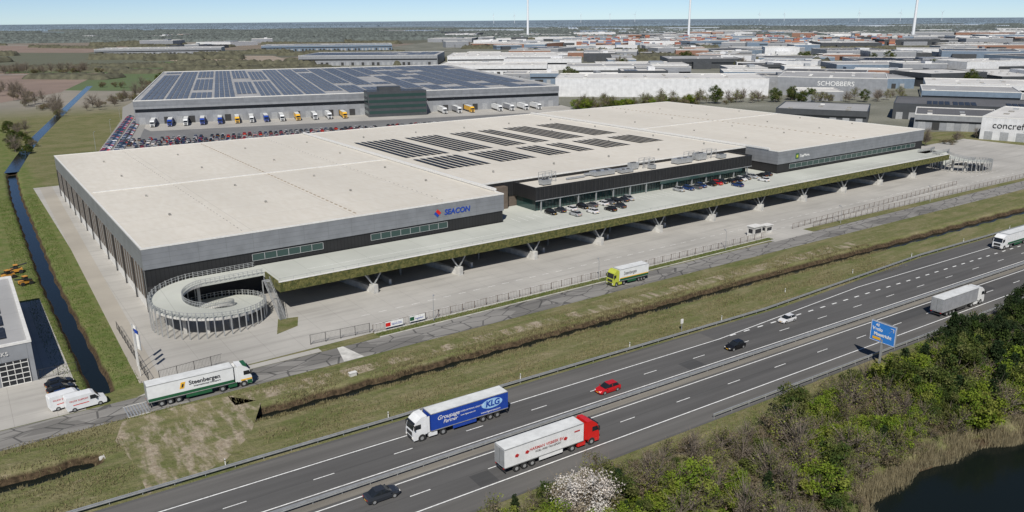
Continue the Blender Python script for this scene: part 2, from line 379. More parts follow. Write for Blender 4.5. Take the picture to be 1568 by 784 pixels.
b.box(XA-.5,XA+.3,YF+4,YB-1,HZ+.3,HZ+.9,m_cap); b.box(XB-.3,XB+.5,YF+4,YB-1,HZ+.3,HZ+.9,m_cap)
b.box(X0+1,XA-1,246,246.5,HZ+.05,HZ+.3,m_cap); b.box(XB+1,X1-1,250,250.5,HZ+.05,HZ+.3,m_cap)
for i in range(50): b.box(78,78.35,YF+3+i*2.9,YF+4.5+i*2.9,HZ+.05,HZ+.18,m_vent)
for i in range(52): b.box(50,50.15,YF+3+i*2.8,YF+3.8+i*2.8,HZ+.05,HZ+.12,m_concd)
for i in range(52): b.box(103,103.15,YF+3+i*2.8,YF+3.8+i*2.8,HZ+.05,HZ+.12,m_concd)
for i in range(48): b.box(290,290.4,YF+3+i*3,YF+4+i*3,HZ+.05,HZ+.2,m_vent)
for x in range(40,336,24):
    for y in (205,232,268,300):
        if XA-4<x<XA+4 or XB-4<x<XB+4: continue
        b.box(x,x+.5,y,y+.5,HZ,HZ+.55,m_concd)
b.obj("roof",W)
b=MB()
def glaz(x0,x1,z0,z1,y,n):
    b.box(x0,x1,y-.05,y+.1,z0,z1,m_glass)
    for i in range(n+1): x=x0+(x1-x0)*i/n; b.box(x-.07,x+.07,y-.12,y-.05,z0,z1,m_steel)
    b.box(x0,x1,y-.12,y-.055,z1,z1+.1,m_steel); b.box(x0,x1,y-.12,y-.055,z0-.1,z0,m_steel)
glaz(51,68,7.4,8.9,YF+.15,6); glaz(80.5,102.5,7.4,8.9,YF+.15,8); glaz(246,330,7.3,8.8,YF+.15,24)
b.obj("windows",W)
b=MB()
for i in range(62):
    x=54+i*4.4
    b.box(x,x+2.9,YF-.02,YF+.2,1.1,4.3,m_dockd); b.box(x-.3,x-.02,YF-.5,YF+.2,.9,4.5,m_rubber); b.box(x+2.92,x+3.2,YF-.5,YF+.2,.9,4.5,m_rubber)  # door colour darkened to paint in the shade below the deck
b.box(X0+.4,XB+5,YF+.21,YF+.24,0,5.5,m_dockw); b.box(XA,XB,YF+.25,191.1,5.0,5.4,m_dockw)  # near-black wall and soffit sheets stand for under-deck shade
b.obj("dock_doors",W)
b=MB()
for x0,x1 in ((127,146),(149,167),(170,181),(184,194),(197,212),(215,230)):
    for y0,y1 in ((219,241),(246,289)):
        y0+= (x0-127)*.03
        k=int((x1-x0)/2.6)
        for i in range(k):
            x=x0+i*2.6
            T=Matrix.Translation((x,0,HZ+.2))@Matrix.Rotation(rad(9),4,'Y')
            b.box(0,2.05,y0,y1,0,.06,m_solar,T)
b.obj("solar_panels",W)
text("SEACON","lettering",2.0,(101.6,YF-.05,10.9),FRONT,m_blue,W,.06,shear=.15,bold=.05)
b=MB(); T=Matrix.Translation((99.6,YF-.1,11.6))@Matrix.Rotation(rad(45),4,'Y')
b.box(-.7,.7,0,.08,-.05,.75,m_red,T); b.box(-.7,.7,0,.08,-.8,-.12,m_blue,T); b.obj("logo",W)
b=MB(); b.box(249,250.8,YF-.1,YF-.02,10.5,12.4,m_green); b.box(249.4,250.4,YF-.15,YF-.105,10.9,11.9,m_lime); b.obj("logo_2",W)
text("DayMicro","lettering_2",1.4,(251.6,YF-.05,10.9),FRONT,m_white,W,.04)
b=MB()
OX0,OX1,OY0,OZ=134,229,180,13.0
b.box(OX0,OX1,OY0,191,9.6,OZ-.3,m_dark)
for a in ((OX0,OX1,OY0-.05,OY0+.35),(OX0,OX0+.35,OY0+.35,190.9),(OX1-.35,OX1,OY0+.35,190.9)): b.box(*a,OZ-.3,OZ+.45,m_dark)
b.box(OX0+.36,OX1-.36,OY0+.36,190.9,OZ-.3,OZ-.1,m_roof)
b.box(OX0+1,OX1-1,OY0+1.6,190.9,6.2,9.6,m_glass)
for i in range(80): x=OX0+1+i*1.17; b.box(x,x+.1,OY0+1.5,OY0+1.6,6.2,9.6,m_steeld)
for i in range(64): x=OX0+i*1.5; b.box(x,x+.12,OY0-.12,OY0-.05,9.7,OZ+.3,m_steeld)
for i in range(14): x=OX0+2+i*7; b.box(x,x+.35,OY0+.1,OY0+.45,6.2,9.6,m_steel)
b.box(OX0-.12,OX1+.1,OY0-.18,OY0-.06,9.45,9.65,m_steel)
b.box(OX0+50,OX1-5,OY0-.15,OY0-.04,8.4,9.4,m_glass)
b.obj("office_wing",W)
b=MB()
def unit(x,y,lx,ly,h,z=OZ-.1,m=m_steel):
    b.box(x,x+lx,y,y+ly,z+.3,z+h,m); 
    for dx in (.1,lx-.2):
        for dy in (.1,ly-.2): b.box(x+dx,x+dx+.1,y+dy,y+dy+.1,z,z+.3,m_steeld)
    b.cyl((x+lx*.3,y+ly/2,z+h),(0,0,1),min(lx,ly)*.25,.15,m_steeld); b.cyl((x+lx*.7,y+ly/2,z+h),(0,0,1),min(lx,ly)*.25,.15,m_steeld)
for x,y,lx,ly,h in ((139,183,3,2.2,1.6),(160,184,8,3,1.5),(170,183,5,2,1.2),(177,186,3,2,2.2),(183,183,2,2,1.4),(196,184,7,3,1.8),(207,185,4,3,2.4),(216,183,3,2,1.5)): unit(x,y,lx,ly,h)
for x in (141,182,203,212):
    for dx in (0,2.5,5):
        b.beam((x+dx,186,OZ-.1),(x+dx,186,OZ+3),.12,m_steel); b.beam((x+dx,188,OZ-.1),(x+dx,188,OZ+3),.12,m_steel)
    for z in (1.2,2.2,3): b.beam((x,186,OZ+z),(x+5,186,OZ+z),.09,m_steel); b.beam((x,188,OZ+z),(x+5,188,OZ+z),.09,m_steel)
    b.beam((x,186,OZ),(x+5,186,OZ+3),.1,m_steel)
b.box(158,180,186.5,187.3,OZ+.3,OZ+.9,m_steel); b.box(150,157,185.5,186.2,OZ+.1,OZ+.5,m_steel)
b.obj("rooftop_equipment",W)
# ------------------------------------------------------------ elevated deck
D=empty("elevated_parking_deck")
b=MB()
DX0,DX1,DY0=51,323,158.6
b.box(DX0,DX1,DY0+.2,YF-.15,5.5,6.2,m_deck); b.box(XA+.2,XB-.2,YF-.15,191,5.5,6.2,m_deck); b.box(DX1,X1-3,168,YF-.15,5.5,6.2,m_deck)
b.obj("deck_slab",D)
b=MB()
b.box(DX0,DX1,DY0-.35,DY0+.1,5.0,7.15,m_moss); b.box(DX0-.3,DX0,DY0-.35,DY0+9,5.0,7.15,m_moss)
b.box(DX0-.3,DX1,DY0-.37,DY0+.25,7.15,7.25,m_cap)
b.box(DX0,DX1,DY0+.1,DY0+.9,5.1,5.5,m_steeld)
b.obj("green_fascia",D)
b=MB()
for i in range(12):
    x=72.7+i*22.75
    if x>DX1-3: break
    T=Matrix.Translation((x,160,0))@Matrix.Rotation(rad(12),4,'Z')
    b.box(-.45,.45,.5,13,0,1.5,m_conc,T); b.box(-.6,.6,-1.2,.5,0,2.1,m_conc,T)
    b.box(x+5.6,x+6.2,163,176.2,0,1.2,m_conc)
    for s in (-1,1):
        b.beam((x,159.6,1.8),(x+s*2.3,159.6,5.2),.26,m_steel); 
    b.beam((x,160.5,1.8),(x,164.5,5.3),.26,m_steel)
    for k in range(-1,3):
        b.box(x+k*5.7-.2,x+k*5.7+.2,DY0+.3,YF-.3,4.9,5.5,m_concd)
    b.box(x+11,x+11.4,168,168.4,0,5.5,m_concd)
for i in range(60): x=DX0+3+i*4.5; b.box(x,x+.12,DY0+.3,DY0+1.8,4.8,5.0,m_steeld)
b.obj("supports",D)
b=MB()
for i in range(44): x=124+i*2.6; b.box(x,x+.1,173.6,178.4,6.2,6.206,m_white)
for x0 in (60,240): b.box(x0,x0+55,166.9,167.0,6.2,6.206,m_white)
for i in range(90): x=DX0+i*3; b.box(x,x+.05,DY0+.15,DY0+.2,7.25,7.9,m_steel)
b.box(DX0,DX0+270,DY0+.15,DY0+.2,7.85,7.9,m_steel)
b.obj("markings_and_rail",D)
def helix(name,cx,cy,mir=1):
    R=empty(name); b=MB(); n=96; ri,ro=5.0,11.2
    z=lambda k:6.2-6.1*(k/n)**1.25
    P=lambda a,r,zz:(cx-mir*(-r*math.cos(a)) ,cy+r*math.sin(a),zz)
    A=lambda k: math.pi/2+ (1 if mir>0 else -1)*2*math.pi*1.08*k/n
    for k in range(n):
        a0,a1=A(k),A(k+1); z0,z1=z(k),z(k+1)
        q=[P(a0,ri,z0),P(a0,ro,z0),P(a1,ro,z1),P(a1,ri,z1)]
        lo=[(p[0],p[1],p[2]-.45) for p in q]
        b.face(q,m_deck); b.face(lo[::-1],m_conc)
        b.face([lo[1],lo[2],q[2],q[1]],m_conc); b.face([lo[0],q[0],q[3],lo[3]],m_conc)
        for r in (ri,ro):
            for dz in (.6,1.1): b.beam(P(a0,r,z0+dz),P(a1,r,z1+dz),.07,m_steel)
    b.obj("ramp_slab",R)
    b=MB()
    for k in range(0,n):
        a=A(k); zz=z(k)
        for r in (ri,ro): 
            p=P(a,r,0); b.box(p[0]-.04,p[0]+.04,p[1]-.04,p[1]+.04,max(zz-.5,0),zz+1.15,m_steel)
        if k%2==0: p=P(a,ro+.2,0); b.box(p[0]-.09,p[0]+.09,p[1]-.09,p[1]+.09,0,zz+1.15,m_steel)
        if k%8==0: p=P(a,8.2,0); b.box(p[0]-.3,p[0]+.3,p[1]-.3,p[1]+.3,0,max(zz-.45,.05),m_conc)
    b.obj("railing",R)
    b=MB()
    x1=DX0+.0 if mir>0 else 323
    xa,xb=sorted((cx,x1)); b.box(xa,xb,cy+ri,cy+ro,5.75,6.2,m_deck)
    for y in (cy+ri,cy+ro):
        for dz in (.35,.75,1.1): b.beam((xa,y,6.2+dz),(xb,y,6.2+dz),.07,m_steel)
        x=xa
        while x<xb: b.box(x-.05,x+.05,y-.05,y+.05,6.2,7.3,m_steel); x+=1
    b.obj("link_bridge",R)
helix("spiral_ramp",37.6,164.6); helix("spiral_ramp",336,160,-1)
b=MB()
for i in range(30):
    x=49.8; y=163.5-i*.28; z=6.1-i*.205; b.box(x-.6,x+.6,y-.16,y+.16,z-.04,z,m_steel)
for s in (-.62,.62):
    b.beam((49.8+s,163.6,6.2),(49.8+s,155.1,0),.08,m_steel,.28); b.beam((49.8+s,163.6,7.2),(49.8+s,155.1,1),.06,m_steel)
    for i in range(8): f=i/7; b.beam((49.8+s,163.6-8.5*f,6.2-6.2*f),(49.8+s,163.6-8.5*f,7.2-6.2*f),.05,m_steel)
b.box(49.2,50.6,163.5,165,6.1,6.2,m_steel); b.box(49.1,49.3,164.8,165,0,6.1,m_steel)
b.obj("steel_stairs")
# ------------------------------------------------------------ generic warehouses
def warehouse(name,x,y,rz,L,Wd,H,wall,roofm,solar=0,bands=True,docks=True,sky=True,band=None,annex=False):
    b=MB()
    b.box(0,L,0,Wd,0,H,wall)
    b.box(.5,L-.5,.5,Wd-.5,H,H+.03,roofm)
    for a in ((-.05,L+.05,-.05,.5),(-.05,L+.05,Wd-.5,Wd+.05),(-.05,.5,.5,Wd-.5),(L-.5,L+.05,.5,Wd-.5)): b.box(*a,H,H+.5,m_cap if wall!=m_wdark else m_wdark)
    if bands:
        b.box(.5,L-.5,-.06,0,H*.52,H*.66,m_carglass); b.box(-.06,0,.5,Wd-.5,H*.52,H*.66,m_carglass)
    if band: b.box(-.1,L+.1,-.12,-.065,H*.78,H,band); b.box(-.12,-.065,-.1,Wd,H*.78,H,band)
    if docks:
        n=int(L/7)
        for i in range(n): xx=2+i*7; b.box(xx,xx+3.6,-.12,0,0,4.2,m_dock if random.random()<.5 else m_steeld)
        n=int(Wd/9)
        for i in range(n): yy=2+i*9; b.box(-.12,0,yy,yy+3.6,0,4.2,m_dockd)
    if annex:
        k=random.uniform(.15,.45); h=H*random.uniform(.4,.8); q=random.uniform(0,.5)*L
        b.box(q,q+L*k,-random.uniform(8,16),-.13,0,h,random.choice([wall,m_wdark,m_wgrey])); 
        if random.random()<.5: b.box(L*.6,L*.75,Wd*.3,Wd*.6,H+.04,H+random.uniform(1.5,3.5),random.choice([m_steel,m_wgrey,m_wwhite]))
    if solar:
        nxx=int((L-8)/14); nyy=int((Wd-8)/22)
        for i in range(nxx):
            for j in range(nyy):
                if random.random()<solar:
                    for r in range(4): b.box(4+i*14+r*3.2,4+i*14+r*3.2+2.6,4+j*22,4+j*22+20,H+.2,H+.35,m_solar2 if H>9 else m_solar)
    elif sky:
        for i in range(int(L/16)):
            for j in range(int(Wd/14)):
                if random.random()<.45: b.box(6+i*16,8.5+i*16,5+j*14,7+j*14,H+.03,H+.6,random.choice([m_cap,m_concd,m_steel]))
    return b.obj(name,loc=(x,y,0),rz=rz)
m_wgrey=clad("grey_cladding",(.25,.26,.275),0,4,.1,.5,.1,.3); m_wwhite=clad("white_cladding",(.58,.585,.59),0,5,.12,.6,0,.3)
m_wdark=clad("anthracite_cladding",(.06,.065,.07),0,4,.1,.5,.1,.3); m_wblue=clad("bluegrey_cladding",(.16,.21,.27),0,4,.1,.5,.1,.3)
m_wbrick=M("brick_wall",(.24,.13,.09),.8,var=.2)
m_roofg=slab_mat("grey_roofing",(.34,.34,.34),10,10,.15,.3); m_roofd=slab_mat("dark_roofing",(.12,.12,.125),10,10,.15,.3)
m_roofl=slab_mat("light_roofing",(.56,.55,.53),12,12,.15,.3)
R2=rad(-15.5)
warehouse("logistics_warehouse",91,526,R2,276,300,14,m_wgrey,m_roofg,solar=.88,band=m_silver)
b=MB(); T=Matrix.Translation((91,526,0))@Matrix.Rotation(R2,4,'Z')
def tb(*a): b.box(*a,T)
tb(138,176,-16,-.2,0,16,m_wdark)
for z in (2,5.5,9,12.5): tb(138.5,175.5,-16.1,-16.0,z,z+1.8,m_glass); tb(137.9,138,-15,-1,z,z+1.8,m_glass)
tb(146,160,-12,-4,16,18.5,m_wdark); b.obj("office_tower")
b=MB()
b.box(-45,4.8,152,196,0,7.2,m_wgrey); b.box(-44.5,4.3,152.5,195.5,7.2,7.23,m_roofg)
for a in ((-45,4.9,151.9,152.4),(4.3,4.9,152.4,196),(-45,4.3,195.6,196.1)): b.box(*a,7.2,7.6,m_cap)
for i in range(12):
    for j in range(5): b.box(-34+i*3,-31.6+i*3,156+j*7.5,162+j*7.5,7.4,7.5,m_solar)
for x in (-6,-.5): 
    b.box(x,x+4.4,151.9,152,0,4.4,m_carglass)
    for k in range(5): b.box(x,x+4.4,151.82,151.9,k*.95,k*.95+.12,m_cap)
    for k in range(5): b.box(x+k*1.07,x+k*1.07+.1,151.8,151.815,0,4.4,m_cap)
b.box(-12,-8,151.9,152,0,4.4,m_dock); b.box(4.8,4.88,156,190,4.6,5.6,m_carglass)
b.obj("industrial_hall")
text("TRUCKS","hall_sign",1.0,(-2.5,151.85,5.6),FRONT,m_cap,bpy.data.objects["industrial_hall"],.02)
def SV(Dd,Lr): return (.572*Dd+.82*Lr,.82*Dd-.572*Lr)
placed=[]
def wh(Dd,Lr,rz,L,Wd,H,wall,rf,**k):
    x,y=SV(Dd,Lr); return whw(x,y,rz,L,Wd,H,wall,rf,**k)
def whw(x,y,rz,L,Wd,H,wall,rf,**k):
    a=rad(rz); placed.append((x+L/2*math.cos(a)-Wd/2*math.sin(a),y+L/2*math.sin(a)+Wd/2*math.cos(a),max(L,Wd)*.56)); return warehouse("warehouse",x,y,a,L,Wd,H,wall,rf,**k)
whw(399,510,-42,165,60,14,m_wwhite,m_roofl,bands=False,docks=False)
sch=whw(547,411,-58,80,70,14,m_wgrey,m_roofg,bands=False,docks=False)
text("SCHOBBERS","lettering",5,(30,-.1,8),FRONT,m_white,sch,.05)
con=whw(425,195,-75,45,60,11,m_wwhite,m_roofl,bands=False)
text("concrefy","lettering",4.5,(5,-.15,6),FRONT,m_steeld,con,.05)
whw(470,268,-62,85,50,9,m_wdark,m_roofd,solar=.5,bands=False)
whw(400,300,-60,50,45,8,m_wdark,m_roofg,bands=True)
whw(435,235,-62,40,40,8,m_wgrey,m_roofd)
whw(520,210,-62,70,60,9,m_wdark,m_roofg)
whw(560,300,-60,60,50,10,m_wblue,m_roofg)
whw(620,330,-60,100,60,10,m_wwhite,m_roofl); whw(640,210,-62,90,60,10,m_wdark,m_roofd)
wh(1120,-290,-35,190,120,13,m_wgrey,m_roofg,solar=.9)
wh(1100,-85,-35,150,110,12,m_wwhite,m_roofl)
wh(900,-80,-38,120,60,11,m_wwhite,m_roofl)
wh(860,60,-38,90,60,11,m_wwhite,m_roofg)
wh(1500,-760,-20,220,90,11,m_wgrey,m_roofg)
wh(1650,-500,-25,260,90,11,m_wblue,m_roofg,solar=.8)
placed.append((270,650,200))
roofs=[m_roofl,m_roofl,m_roofg,m_roofd,m_roofg]; walls=[m_wwhite,m_wgrey,m_wgrey,m_wdark,m_wblue,m_wwhite,m_wbrick]
cnt=0
for it in range(9000):
    Dd=600+ (random.random()**1.3)*2500; Lr=random.uniform(-.08,.85)*Dd if random.random()<.97 else random.uniform(-.6,-.1)*Dd
    if Lr<-.12*Dd and Dd<1700: continue
    x,y=SV(Dd,Lr); q=random.choice([.5,.7,1,1.5]); L=random.uniform(35,90)*(1+Dd/3500)*q; Wd=random.uniform(30,70)*(1+Dd/3500)*q; 
    a=rad(random.choice([-40,-38,-20,-45,-60])); r=max(L,Wd)*.5
    cx,cy=x+L/2*math.cos(a)-Wd/2*math.sin(a),y+L/2*math.sin(a)+Wd/2*math.cos(a)
    if any(math.hypot(cx-p[0],cy-p[1])<(r+p[2])*.95 for p in placed): continue
    placed.append((cx,cy,r)); cnt+=1
    warehouse("warehouse",x,y,a,L,Wd,random.uniform(6,13),random.choice(walls),random.choice(roofs),solar=random.choice([0,0,0,.7]),bands=random.random()<.25,docks=Dd<900,annex=True)
    if cnt>310: break
x=[SV(430,-60),SV(430,420),SV(1900,1500),SV(2600,1500),SV(2600,-200),SV(1200,-330),SV(620,-60)]
m_ind=slab_mat("industrial_pavement",(.22,.21,.19),0,0,var=.5,big=.02,tint=(.09,.11,.05),ts=.7)
sheet("industrial_pavement",x,.02,m_ind)
sheet("car_park",[(60,405),(330,345),(345,400),(352,440),(250,470),(95,515),(66,470)],.03,slab_mat("parking_asphalt",(.18,.18,.18),5,0,.1,.4))
sheet("truck_yard",[(92,490),(352,420),(362,455),(91,526)],.04,m_apron)
m_plough=slab_mat("ploughed_soil",(.245,.185,.15),0,6,.8,.2,var=.25,big=.02)
m_plough2=slab_mat("ploughed_soil_light",(.31,.255,.20),0,9,.8,.15,var=.2,big=.02)
sheet("ploughed_field",[SV(560,-640),SV(590,-395),SV(720,-400),SV(1000,-500),SV(1000,-900)],.03,m_plough)
sheet("ploughed_field",[SV(425,-420),SV(440,-310),SV(570,-370),SV(570,-620)],.034,m_plough2)
sheet("ploughed_field",[SV(1250,-500),SV(1250,-330),SV(1450,-420),SV(1500,-700)],.05,m_plough2)
sheet("ploughed_field",[SV(1700,-1100),SV(1650,-850),SV(2100,-900),SV(2200,-1400)],.06,m_plough)
sheet("meadow",[(-120,290),(5,290),(6,395),(-120,400)],.03,M("brown_meadow",(.20,.175,.115),.95,var=.35,sc=.1))
sheet("lake_water",[SV(1040,-720),SV(1040,-520),SV(1120,-545),SV(1150,-800)],.08,M("lake",(.14,.17,.21),.15,0,.05))
m_rd=M("distant_road",(.26,.255,.24),.9,var=.1)
sheet("distant_road",[(44,380),(60,378),(105,560),(120,640),(250,1000),(236,1004),(104,644),(90,565)],.05,m_rd)
sheet("distant_road",[SV(960,-640),SV(970,-640),SV(1000,-250),SV(990,-250)],.12,m_rd)
cols=[M("rust_red",(.28,.09,.06),.6),M("muted_orange",(.38,.17,.09),.6),M("muted_blue",(.12,.18,.28),.6),M("box_grey",(.33,.34,.35),.6),M("box_pale",(.48,.48,.46),.6),M("rust_brown",(.25,.12,.09),.6)]
b=MB()
for i in range(300):
    Dd=random.choice([1750,1830,1900,2050,2200]); Lr=random.uniform(.08,.47)*Dd; x,y=SV(Dd,Lr); T=Matrix.Translation((x,y,0))@Matrix.Rotation(rad(-38),4,'Z'); h=random.randint(2,6)
    for k in range(h): b.box(0,12.2,0,2.5,k*2.6+.05,k*2.6+2.6,random.choice(cols),T); b.box(0,12.2,2.7,5.2,k*2.6+.05,k*2.6+2.6,random.choice(cols),T)
b.obj("container_stack")
m_gh=M("greenhouse_glass",(.40,.44,.48),.3,0,.15,sc=.02)
b=MB()
for i in range(46):
    Dd=random.uniform(2600,5200); Lr=random.uniform(-.1,.75)*Dd; x,y=SV(Dd,Lr); T=Matrix.Translation((x,y,0))@Matrix.Rotation(rad(-35+random.choice([0,90])),4,'Z')
    L=random.uniform(150,420); 
    for k in range(8):
        b.box(0,L,k*20,k*20+18,0,6,m_gh,T); b.box(0,L,k*20+6,k*20+12,6,8,m_gh,T)
b.obj("greenhouses")
def ridge(V,F,p,q,w,h):
    p=np.array(p);q=np.array(q);L=np.linalg.norm(q-p);n=max(3,int(L/(h*.45)));d=(q-p)/L;nn=np.array([-d[1],d[0]])
    off=[-.5,-.42,-.2,.05,.3,.45,.5]; base=sum(len(a) for a in V)
    i=np.arange(n+1)[:,None]; pts=p+d*(i*L/n)
    k=len(off); arr=np.zeros((n+1,k,3))
    for j,o in enumerate(off):
        ww=w*(o+rng.uniform(-.06,.06,(n+1,1))); xy=pts+nn*ww+d*rng.uniform(-.2,.2,(n+1,1))*h; arr[:,j,:2]=xy
        arr[:,j,2]=0 if j in(0,k-1) else h*rng.uniform(.4,1.05,n+1)
    arr[0,:,2]*=.1;arr[-1,:,2]*=.1
    V.append(arr.reshape(-1,3)); id=base+np.arange((n+1)*k).reshape(n+1,k)
    F.append(np.stack([id[:-1,:-1].ravel(),id[1:,:-1].ravel(),id[1:,1:].ravel(),id[:-1,1:].ravel()],1))
for nm,col,D0,D1,cntt,LL,hh in (("distant_woodland",(.08,.078,.05),900,2400,100,(60,260),(5,10)),("far_woodland",(.085,.10,.095),2400,5500,130,(200,900),(9,15)),("horizon_woodland",(.12,.16,.20),5500,15000,170,(600,2600),(12,20))):  # far and horizon colours have bluish haze painted in
    Vs,Fs=[],[]
    for i in range(cntt):
        Dd=D0*(D1/D0)**random.random(); Lr=random.uniform(-.85,.85)*Dd
        if Dd<2400 and Lr>-.12*Dd: 
            if random.random()<.6: continue
        x,y=SV(Dd,Lr); a=rad(random.gauss(-38,16)); L=random.uniform(*LL); 
        if Dd<1500 and math.hypot(x-230,y-680)<260: continue
        ridge(Vs,Fs,(x-math.cos(a)*L/2,y-math.sin(a)*L/2),(x+math.cos(a)*L/2,y+math.sin(a)*L/2),random.uniform(12,30)*(1+Dd/3000),random.uniform(*hh))
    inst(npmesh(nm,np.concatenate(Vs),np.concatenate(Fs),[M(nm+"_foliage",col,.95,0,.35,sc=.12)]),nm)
m_tw=M("turbine_white",(.66,.68,.70),.5,var=.03)
def turbine(x,y,h,bl,a0,face=0,r=2.2):
    b=MB(); b.cyl((0,0,0),(0,0,1),r,h,m_tw,16,r*.55); b.box(-2,7,-2,2,h-1.5,h+2.5,m_tw); b.cyl((-2,0,h),(-1,0,0),1.8,3,m_tw,12,.5)
    for k in range(3):
        a=rad(a0+120*k); c=Vector((-3,0,h)); e=c+Vector((0,math.sin(a)*bl,math.cos(a)*bl)); mid=c.lerp(e,.25)
        b.beam(c,mid,1.2,m_tw,2.2); b.beam(mid,c.lerp(e,.6),.7,m_tw,2.0); b.beam(c.lerp(e,.6),e,.35,m_tw,1.0)
    return b.obj("wind_turbine",loc=(x,y,0),rz=face)
turbine(1476,2024,165,50,60,r=3.6); turbine(1893,1761,165,50,60,r=3.8); turbine(2152,1198,165,50,55,r=4.2)
for Dd,u in ((9000,.085),(9300,.12),(9100,.15),(8800,-.02),(9500,.3),(9000,.33),(8000,.42),(8700,.47),(9200,.52),(8500,.005)): x,y=SV(Dd,u*Dd); turbine(x,y,95,45,random.uniform(0,120),rad(random.uniform(-60,0)),r=2)
# ------------------------------------------------------------ vehicles
def loft(b,st,m):
    n=len(b.v); mi=b.mi(m)
    for x,wb,zb,wm,zm,wt,zt in st:
        b.v+=[(x,-wb,zb),(x,-wm,zm),(x,-wt,zt),(x,wt,zt),(x,wm,zm),(x,wb,zb)]
    for i in range(len(st)-1):
        for j in range(6):
            k=(j+1)%6; b.f.append((n+i*6+j,n+(i+1)*6+j,n+(i+1)*6+k,n+i*6+k)); b.m.append(mi)
    b.f.append(tuple(n+j for j in range(6)));b.m.append(mi); e=n+(len(st)-1)*6; b.f.append(tuple(e+5-j for j in range(6)));b.m.append(mi)
def car_mesh(name,paint,kind="hatch",low=False):
    b=MB(); seg=8 if low else 16
    L=2.15
    body=[(-L,.7,.35,.78,.6,.72,.8),(-L+.12,.82,.25,.89,.6,.8,.95),(-1.3,.86,.2,.92,.62,.82,.98),(0,.86,.2,.91,.62,.84,.96),(1.0,.86,.2,.91,.6,.82,.93),(1.75,.82,.22,.87,.58,.74,.8),(L,.66,.3,.74,.5,.6,.66)]
    loft(b,body,paint)
    rx=(-1.85,-1.45) if kind!="sedan" else (-1.55,-.95)
    gl=[(rx[0],.78,.9,.74,.96,.7,.98),(rx[1],.8,.9,.72,1.2,.62,1.40),(-.3,.82,.9,.74,1.2,.64,1.46),(.2,.82,.9,.73,1.2,.62,1.42),(1.1,.76,.9,.7,.93,.66,.95)]
    loft(b,gl,m_carglass)
    b.box(rx[1]-.02,.22,-.6,.6,1.42,1.475,paint)
    for s in (-1,1):
        for x in (-.35,): b.box(x-.05,x+.05,s*.735-.05,s*.735+.05,.95,1.38,paint)
        for x in (1.3,-1.32):
            b.cyl((x,s*.93,.33),(0,-s,0),.33,.22,m_rubber,seg)
            if not low: b.cyl((x,s*.935,.33),(0,-s,0),.2,.03,m_steel,10)
        b.box(L-.1,L+.01,s*.55-.14,s*.55+.14,.55,.68,m_lamp); b.box(-L-.02,-L+.06,s*.6-.13,s*.6+.13,.62,.8,m_rlamp)
        if not low: b.box(.75,.9,s*.98-.08,s*.98+.08,.92,1.05,paint)
    b.box(-L-.012,-L+.05,-.26,.26,.45,.56,m_yellow); b.box(L-.04,L+.012,-.26,.26,.38,.49,m_yellow)
    return b.mesh(name)
pc=[M("car_paint_"+n,c,.25,.2,.02) for n,c in (("black",(.012,.012,.014)),("grey",(.10,.105,.115)),("silver",(.38,.39,.40)),("white",(.72,.72,.72)),("red",(.5,.015,.02)),("blue",(.02,.05,.16)),("dark",(.035,.04,.05)))]
carm=[car_mesh("car",p,k) for p,k in zip(pc,("estate","sedan","hatch","hatch","hatch","estate","sedan"))]
carl=[car_mesh("car_low",p,k,True) for p,k in zip(pc,("estate","sedan","hatch","hatch","hatch","estate","sedan"))]
def on_mw(s,t): x,y=MW(s,t); return (x,y,.03)
inst(carm[6],"car",on_mw(-2,84.3),ang,sc=1.08)
inst(carm[4],"car",on_mw(42.5,91.9),ang+math.pi,sc=1.04)
inst(carm[0],"car",on_mw(74,92.4),ang+math.pi)
inst(carm[3],"car",on_mw(93.5,96.0),ang+math.pi,sc=.95)
for x,i in ((136.5,0),(140.3,6),(144,3),(148.5,0),(152,1),(156,3),(158.8,1),(161.5,0),(164.3,6),(167,2),(189,2),(193,5),(196.5,1),(199.5,5),(204,0),(207,4),(210,6),(213,0),(216.5,0),(219,3),(222,1),(225.5,2),(230,0),(233,6)):
    inst(carm[i],"parked_car",(x,176.2+random.uniform(-.4,.4),6.2),rad(90+random.choice([0,180])))
for x,y,i in ((141,170.5,2),(153,169,0),(210,170,5),(224,170.5,3),(147,170,3),(158,170.4,6)): inst(carm[i],"parked_car",(x,y,6.2),rad(90))
for x,y,i in ((7.6,144.4,0),(7.9,141.6,5),(7.6,147.2,0),(7.3,139.4,1)): inst(carm[i],"parked_car",(x,y,.02),rad(12))
for row,(y0,dx) in enumerate(((398,2),(404,0),(411,1),(417,0),(424,2),(430,0),(437,1),(443,0),(450,2),(456,1))):
    for i in range(100):
        x=70+i*2.7+dx; y=y0-(x-70)*.225
        if random.random()<.85 and x<345: inst(random.choice(carl),"parked_car",(x,y,.03),rad(-12.5+90))
for i in range(56):
    for k in (0,6):
        if random.random()<.9: inst(random.choice(carl),"parked_car",(55+i*.75+k,412+i*2.9,.05),rad(-15))
